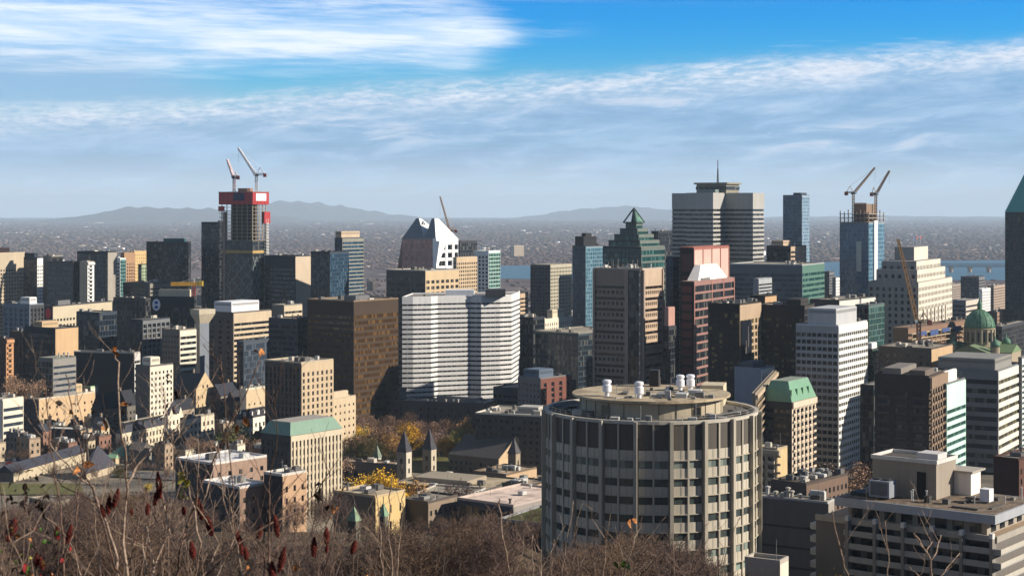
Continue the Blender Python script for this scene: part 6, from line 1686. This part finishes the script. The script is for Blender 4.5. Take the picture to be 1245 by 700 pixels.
def leaf_mesh(s, curl, rnd):
    m = MB(); nx = 5
    for i in range(nx):
        t_ = i / (nx - 1); wv = sin(pi * (.12 + .82 * t_)) * .32 * s
        z = -curl * s * (t_ - .3) ** 2
        for sgn in (-1, 0, 1): m.v.append((t_ * s, sgn * wv, z + abs(sgn) * .12 * s * rnd.uniform(.4, 1.6)))
    for i in range(nx - 1):
        for j in range(2): m.f.append((i * 3 + j, i * 3 + j + 1, (i + 1) * 3 + j + 1, (i + 1) * 3 + j))
    return m
def leaf(root, px, py, D, size, mat, rnd, name='leaf', n=1):
    c = at(px, py, D) - Vector(root.location)
    for i in range(n):
        o = leaf_mesh(size * D / F * rnd.uniform(.6, 1.05), rnd.uniform(.3, 1.3), rnd).build(name, mat, root, True)
        o.location = c + Vector((rnd.gauss(0, .3), rnd.gauss(0, .3), rnd.gauss(0, .3))) * size * D / F * (n > 1)
        o.rotation_euler = (rnd.uniform(-1.2, 1.2), rnd.uniform(-.4, 1.6), rnd.uniform(0, 6.28))
def seed_head(root, px, py, D, w_, h_, rnd):
    c = at(px, py, D) - Vector(root.location); W_, H_ = w_ * D / F / 2, h_ * D / F
    m = MB()
    nr = 13
    for j in range(nr):
        t_ = j / (nr - 1); rr = W_ * (sin(pi * min(1, .16 + t_ * .5)) if t_ < .45 else (1 - (t_ - .45) / .62) ** .8)
        k = max(4, int(9 * rr / W_))
        for i in range(k):
            g = 2 * pi * (i + .5 * (j % 2)) / k; q = W_ * .36 * rnd.uniform(.75, 1.25)
            ct = Vector((rr * .75 * cos(g), rr * .75 * sin(g), t_ * H_))
            a = len(m.v)
            for dx in ((0, 0, 1), (1, 0, 0), (0, 1, 0), (-1, 0, 0), (0, -1, 0), (0, 0, -1)): m.v.append(tuple(ct + Vector(dx) * q))
            m.f += [(a, a + 1, a + 2), (a, a + 2, a + 3), (a, a + 3, a + 4), (a, a + 4, a + 1), (a + 5, a + 2, a + 1), (a + 5, a + 3, a + 2), (a + 5, a + 4, a + 3), (a + 5, a + 1, a + 4)]
    m.lathe(0, 0, [(W_ * .3, -H_ * .12), (W_ * .55, 0), (W_ * .6, H_ * .4), (W_ * .2, H_ * .95)], 8)
    o = m.build('seed_head', redm, root); o.location = c; o.rotation_euler = (rnd.uniform(-.2, .2), rnd.uniform(-.3, .3), 0)
def shrub(name, label, D, stems, seeds=(), leaves=(), tw=9, seed=1, group=None, mat=None, cat='shrub'):
    rnd = random.Random(seed)
    x = U(stems[0][0][0][0]) * D
    root = empty(name, (x, D, ground(x, D)), 0, label, cat, group)
    off = Vector(root.location)
    if len(stems) > 3 and name == 'sumac_shrub':
        stems = list(stems)
        for _ in range(3):
            bx = stems[0][0][0][0] + rnd.uniform(-110, 110); tx = bx + rnd.uniform(-60, 60); ty = rnd.uniform(465, 600)
            stems.append(([(bx, 705)] + [(bx + (tx - bx) * q + rnd.gauss(0, 6), 705 + (ty - 705) * q) for q in (.25, .5, .75)] + [(tx, ty)], rnd.uniform(1.8, 3.0), .8))
    for pts, w0, w1 in stems:
        P = pxp(pts, D, rnd)
        b0 = P[0]
        if pts[0][1] > 690:
            g = Vector((b0.x + rnd.uniform(-.2, .2), b0.y, ground(b0.x, b0.y) - .05)); P = [g, g.lerp(b0, .5) + Vector((rnd.uniform(-.06, .06), 0, 0))] + P
        # smooth wobble
        Q = []
        for a, b_ in zip(P, P[1:]):
            for j in range(3):
                t_ = j / 3; Q.append(a.lerp(b_, t_) - off + Vector((rnd.gauss(0, .004), rnd.gauss(0, .004), 0)) * (D / 8))
        Q.append(P[-1] - off)
        mb = MB(); mb.tube(Q, w0 * D / F / 2, w1 * D / F / 2, 6)
        twigs(mb, Q[2:] if len(Q) > 5 else Q, rnd, tw if w0 > 3 else max(1, tw // 2), 60 * D / F, max(.9, w1 * .55) * D / F / 2)
        st_ = mb.build('stem', mat or (stemd if rnd.random() < .6 else stemm), root, True)
    for (px, py, w_, h_) in seeds: seed_head(root, px, py + h_ / 2, D, w_, h_, rnd)
    for lf in leaves: leaf(root, lf[0], lf[1], D, lf[2], lf[3], rnd, n=lf[4] if len(lf) > 4 else 1)
    return root
shrub('sumac_shrub', 'tall bare sumac with red seed heads before the slate roofed barracks', 9.0, [
    ([(155, 705), (150, 660), (153, 610), (154, 563), (145, 517), (144, 440), (137, 428)], 4.6, 1.6),
    ([(145, 705), (138, 665), (122, 618), (112, 592), (80, 564), (62, 543), (46, 504), (36, 466)], 4.2, 1.3),
    ([(147, 700), (140, 690), (122, 622), (105, 580), (95, 540), (86, 490), (80, 455)], 3.6, 1.2),
    ([(153, 590), (170, 560), (200, 535), (235, 495)], 2.8, 1.3), ([(118, 610), (75, 590), (66, 578)], 2, 1)],
    [(138.5, 604, 8, 22), (131.5, 613, 8, 20), (126.5, 620, 7, 14), (179, 618, 6, 13), (160, 622, 5, 7)],
    [(137, 430, 14, dryl, 2), (108, 436, 10, dark_l), (125, 512, 16, dryl, 2), (152, 491, 12, dark_l, 3), (97, 566, 14, dryl, 2), (66, 490, 9, dark_l, 2), (88, 495, 10, dryl, 2), (110, 494, 10, dark_l, 2), (156, 492, 11, dryl)], 10, 3)
shrub('sumac_shrub', 'bare sumac with pale forked stems and seed heads before the brick blocks', 8.4, [
    ([(78, 705), (76, 656), (70, 596), (62, 543), (55, 473), (53, 455)], 3.4, 1.2),
    ([(66, 705), (84, 660), (92, 640), (94, 600), (93, 586)], 2.4, 1.6),
    ([(100, 705), (90, 668), (72, 640), (55, 628)], 2.2, .8)],
    [(68, 646, 7, 12), (82, 648, 8, 20), (52, 684, 8, 14), (44, 680, 7, 16), (13, 640, 12, 18), (10, 650, 8, 14)], [(38, 578, 10, dark_l, 2), (40, 572, 10, yel_l), (82, 640, 8, dark_l, 2), (50, 638, 7, dark_l, 2), (22, 650, 8, dryl, 2)], 9, 5)
shrub('sumac_shrub', 'bare sumac topped by a curled tan leaf before the dark blue glass block', 9.6, [
    ([(214, 705), (220, 668), (232, 626), (240, 600), (260, 557), (289, 497), (317, 437)], 4.2, 1.4),
    ([(187, 705), (188, 688), (203, 652), (233, 636), (250, 600), (262, 560)], 4.4, 1.5),
    ([(178, 705), (174, 648), (178, 640), (188, 688)], 2.4, 2), ([(207, 650), (196, 600), (192, 585)], 2.6, 1.6),
    ([(236, 705), (243, 660), (236, 618), (225, 580), (210, 540), (203, 500), (198, 470)], 3.2, 1.1),
    ([(262, 705), (286, 650), (280, 610), (268, 580), (265, 540)], 3.0, 1.2), ([(286, 660), (284, 600), (272, 470), (268, 430)], 2.0, .8)],
    [(195, 588, 9, 28), (188, 602, 8, 20), (245, 617, 9, 24), (257, 638, 9, 22), (294, 658, 9, 26), (235, 668, 9, 18), (224, 620, 6, 9), (314, 646, 9, 16)],
    [(313, 432, 16, dryl, 2), (222, 575, 13, yel_l, 2), (226, 588, 12, yel_l, 2), (219, 598, 11, yel_l, 2), (228, 606, 10, yel_l), (291, 511, 12, dryl, 2), (205, 490, 11, dark_l, 2), (216, 476, 11, dark_l, 3), (202, 458, 10, dark_l, 2)], 11, 8)
shrub('sumac_shrub', 'low wide sumac with many red seed heads below the tan brick block', 9.0, [
    ([(245, 705), (286, 662), (332, 634), (361, 622), (387, 598), (401, 572)], 3.6, 1.4),
    ([(292, 705), (300, 690), (330, 676), (350, 650), (372, 625)], 2.2, .9), ([(330, 705), (326, 655), (328, 600)], 3.2, 2.4),
    ([(392, 705), (384, 670), (395, 655), (397, 640)], 2.4, 1.2), ([(400, 700), (416, 660), (440, 640)], 2.0, .9), ([(345, 705), (340, 680), (325, 672), (313, 655)], 2.4, 1.2),
    ([(390, 705), (404, 660), (412, 610), (417, 590)], 2.0, 1.0)],
    [(337.5, 638, 8, 24), (340, 678, 9, 28), (332, 694, 10, 20), (397, 650, 8, 18), (381.6, 664, 9, 20), (397, 666, 5, 10), (428, 664, 8, 15), (300, 672, 7, 14)],
    [(388, 595, 14, dark_l, 4), (404, 612, 12, dark_l, 2), (407, 620, 13, dryl, 2), (360, 684, 13, dryl, 2), (448, 694, 12, dryl, 2), (372, 590, 8, dryl, 2), (391, 590, 9, dark_l, 2), (301, 687, 8, dryl)], 10, 13)
ivy = [(rnd.uniform(0, 62), rnd.gauss(606, 10), rnd.uniform(7, 12), dark_l) for _ in range(34)] + [(rnd.uniform(0, 90), rnd.uniform(640, 700), rnd.uniform(6, 11), rnd.choice((dark_l, dark_l, red_l, dryl, yel_l, grn_l))) for _ in range(46)]
shrub('bramble', 'dark leaved bramble at the lower left corner', 7.2, [([(10, 705), (14, 660), (40, 645), (60, 610), (74, 600)], 1.6, .8), ([(30, 705), (26, 680), (8, 640), (4, 590)], 2.0, .9), ([(-6, 660), (14, 645), (26, 628), (38, 612)], 1.8, .9), ([(-5, 705), (5, 660), (2, 620), (-2, 575)], 2.2, 1.0)], [], ivy, 5, 21, cat='bramble')
for i, (pts, D, lb, w_) in enumerate((
    ([(466, 705), (463, 660), (460, 620), (457, 598)], 11, 'thin pale sapling left of the trio in front of the campus', 2.0),
    ([(477, 705), (472, 655), (473, 615), (476, 580)], 11.5, 'thin pale sapling in the middle of the trio in front of the campus', 2.4),
    ([(482, 705), (486, 650), (490, 612), (492, 596)], 12, 'thin pale sapling right of the trio in front of the campus', 2.0),
    ([(622, 705), (612, 652), (605, 612), (607, 606)], 11, 'pale sapling with a forked tip before the pink roofed hall', 2.6),
    ([(648, 705), (646, 680), (648, 650)], 12, 'short reddish sapling just left of the round tower', 2.0),
    ([(683, 705), (688, 660), (697, 608)], 11, 'tall thin sapling in front of the left side of the round tower', 1.8),
    ([(657, 705), (657, 688), (658, 668)], 12, 'stubby sapling at the left base of the round tower', 2.4),
    ([(666, 705), (670, 680), (674, 655)], 12.5, 'reddish twig left of the tall thin sapling', 1.6),
    ([(733, 705), (736, 670), (742, 625)], 12, 'thin sapling before the middle of the round tower', 1.6),
    ([(1033, 705), (1026, 680), (1018, 655), (1012, 620)], 10, 'curved sapling in front of the terrace apartments', 2.4),
    ([(1080, 705), (1079, 670), (1076, 632)], 10.5, 'straight thin sapling in front of the terrace apartments', 2.0))):
    shrub('sapling', lb, D, [(pts, w_, w_ * .5)], [], [], 1 if i != 3 else 2, 40 + i, cat='sapling', mat=stemm)
shrub('sapling', 'forked pale sapling like an antler in front of the terrace apartments', 10, [([(1135, 705), (1131, 680), (1120, 660), (1111, 648)], 2.6, 1.4), ([(1131, 682), (1140, 665), (1144, 650)], 2.0, 1.0), ([(1127, 675), (1129, 664), (1134, 658)], 1.6, .9), ([(1142, 705), (1152, 690), (1167, 672)], 2.2, 1.1), ([(1122, 705), (1112, 695), (1104, 688)], 2.0, 1.2)], [], [], 1, 60, cat='sapling', mat=stemm)
shrub('sapling', 'twig with a curled brown leaf in front of the round tower', 11, [([(757, 705), (768, 660), (778, 640), (781, 628)], 2.0, 1.0)], [], [(769, 630, 13, dryl, 2)], 2, 71, cat='sapling', mat=stemm)
shrub('sapling', 'low stem with a fresh green leaf at the bottom edge', 9, [([(756, 705), (757, 690)], 2.2, 1.4)], [], [(757, 684, 15, grn_l, 4)], 0, 72, cat='sapling')
# brushwood below the lookout
rnd = random.Random(77); mb = MB()
for i in range(80):
    px = rnd.choice((rnd.uniform(-20, 460), rnd.uniform(-20, 460), rnd.uniform(430, 860))); D = rnd.uniform(11, 34); x = U(px) * D
    yt = rnd.uniform(605, 690) if px < 460 else rnd.uniform(655, 710)
    top = at(px + rnd.uniform(-40, 40), yt, D); g = Vector((x, D, ground(x, D) - .1)); Q = [g]
    for j in range(1, 6): Q.append(g.lerp(top, j / 5) + Vector((rnd.gauss(0, .06), rnd.gauss(0, .06), 0)))
    mb.tube(Q, .011, .004, 4)
    twigs(mb, Q, rnd, 6, .55, .0045, 1)
tag(mb.build('undergrowth', twocol((128, 108, 94), (86, 70, 62), 6, .9, name='stem_bark')), kind='stuff')
print('SCENE objects', len(bpy.data.objects), 'hero', len(HERO))
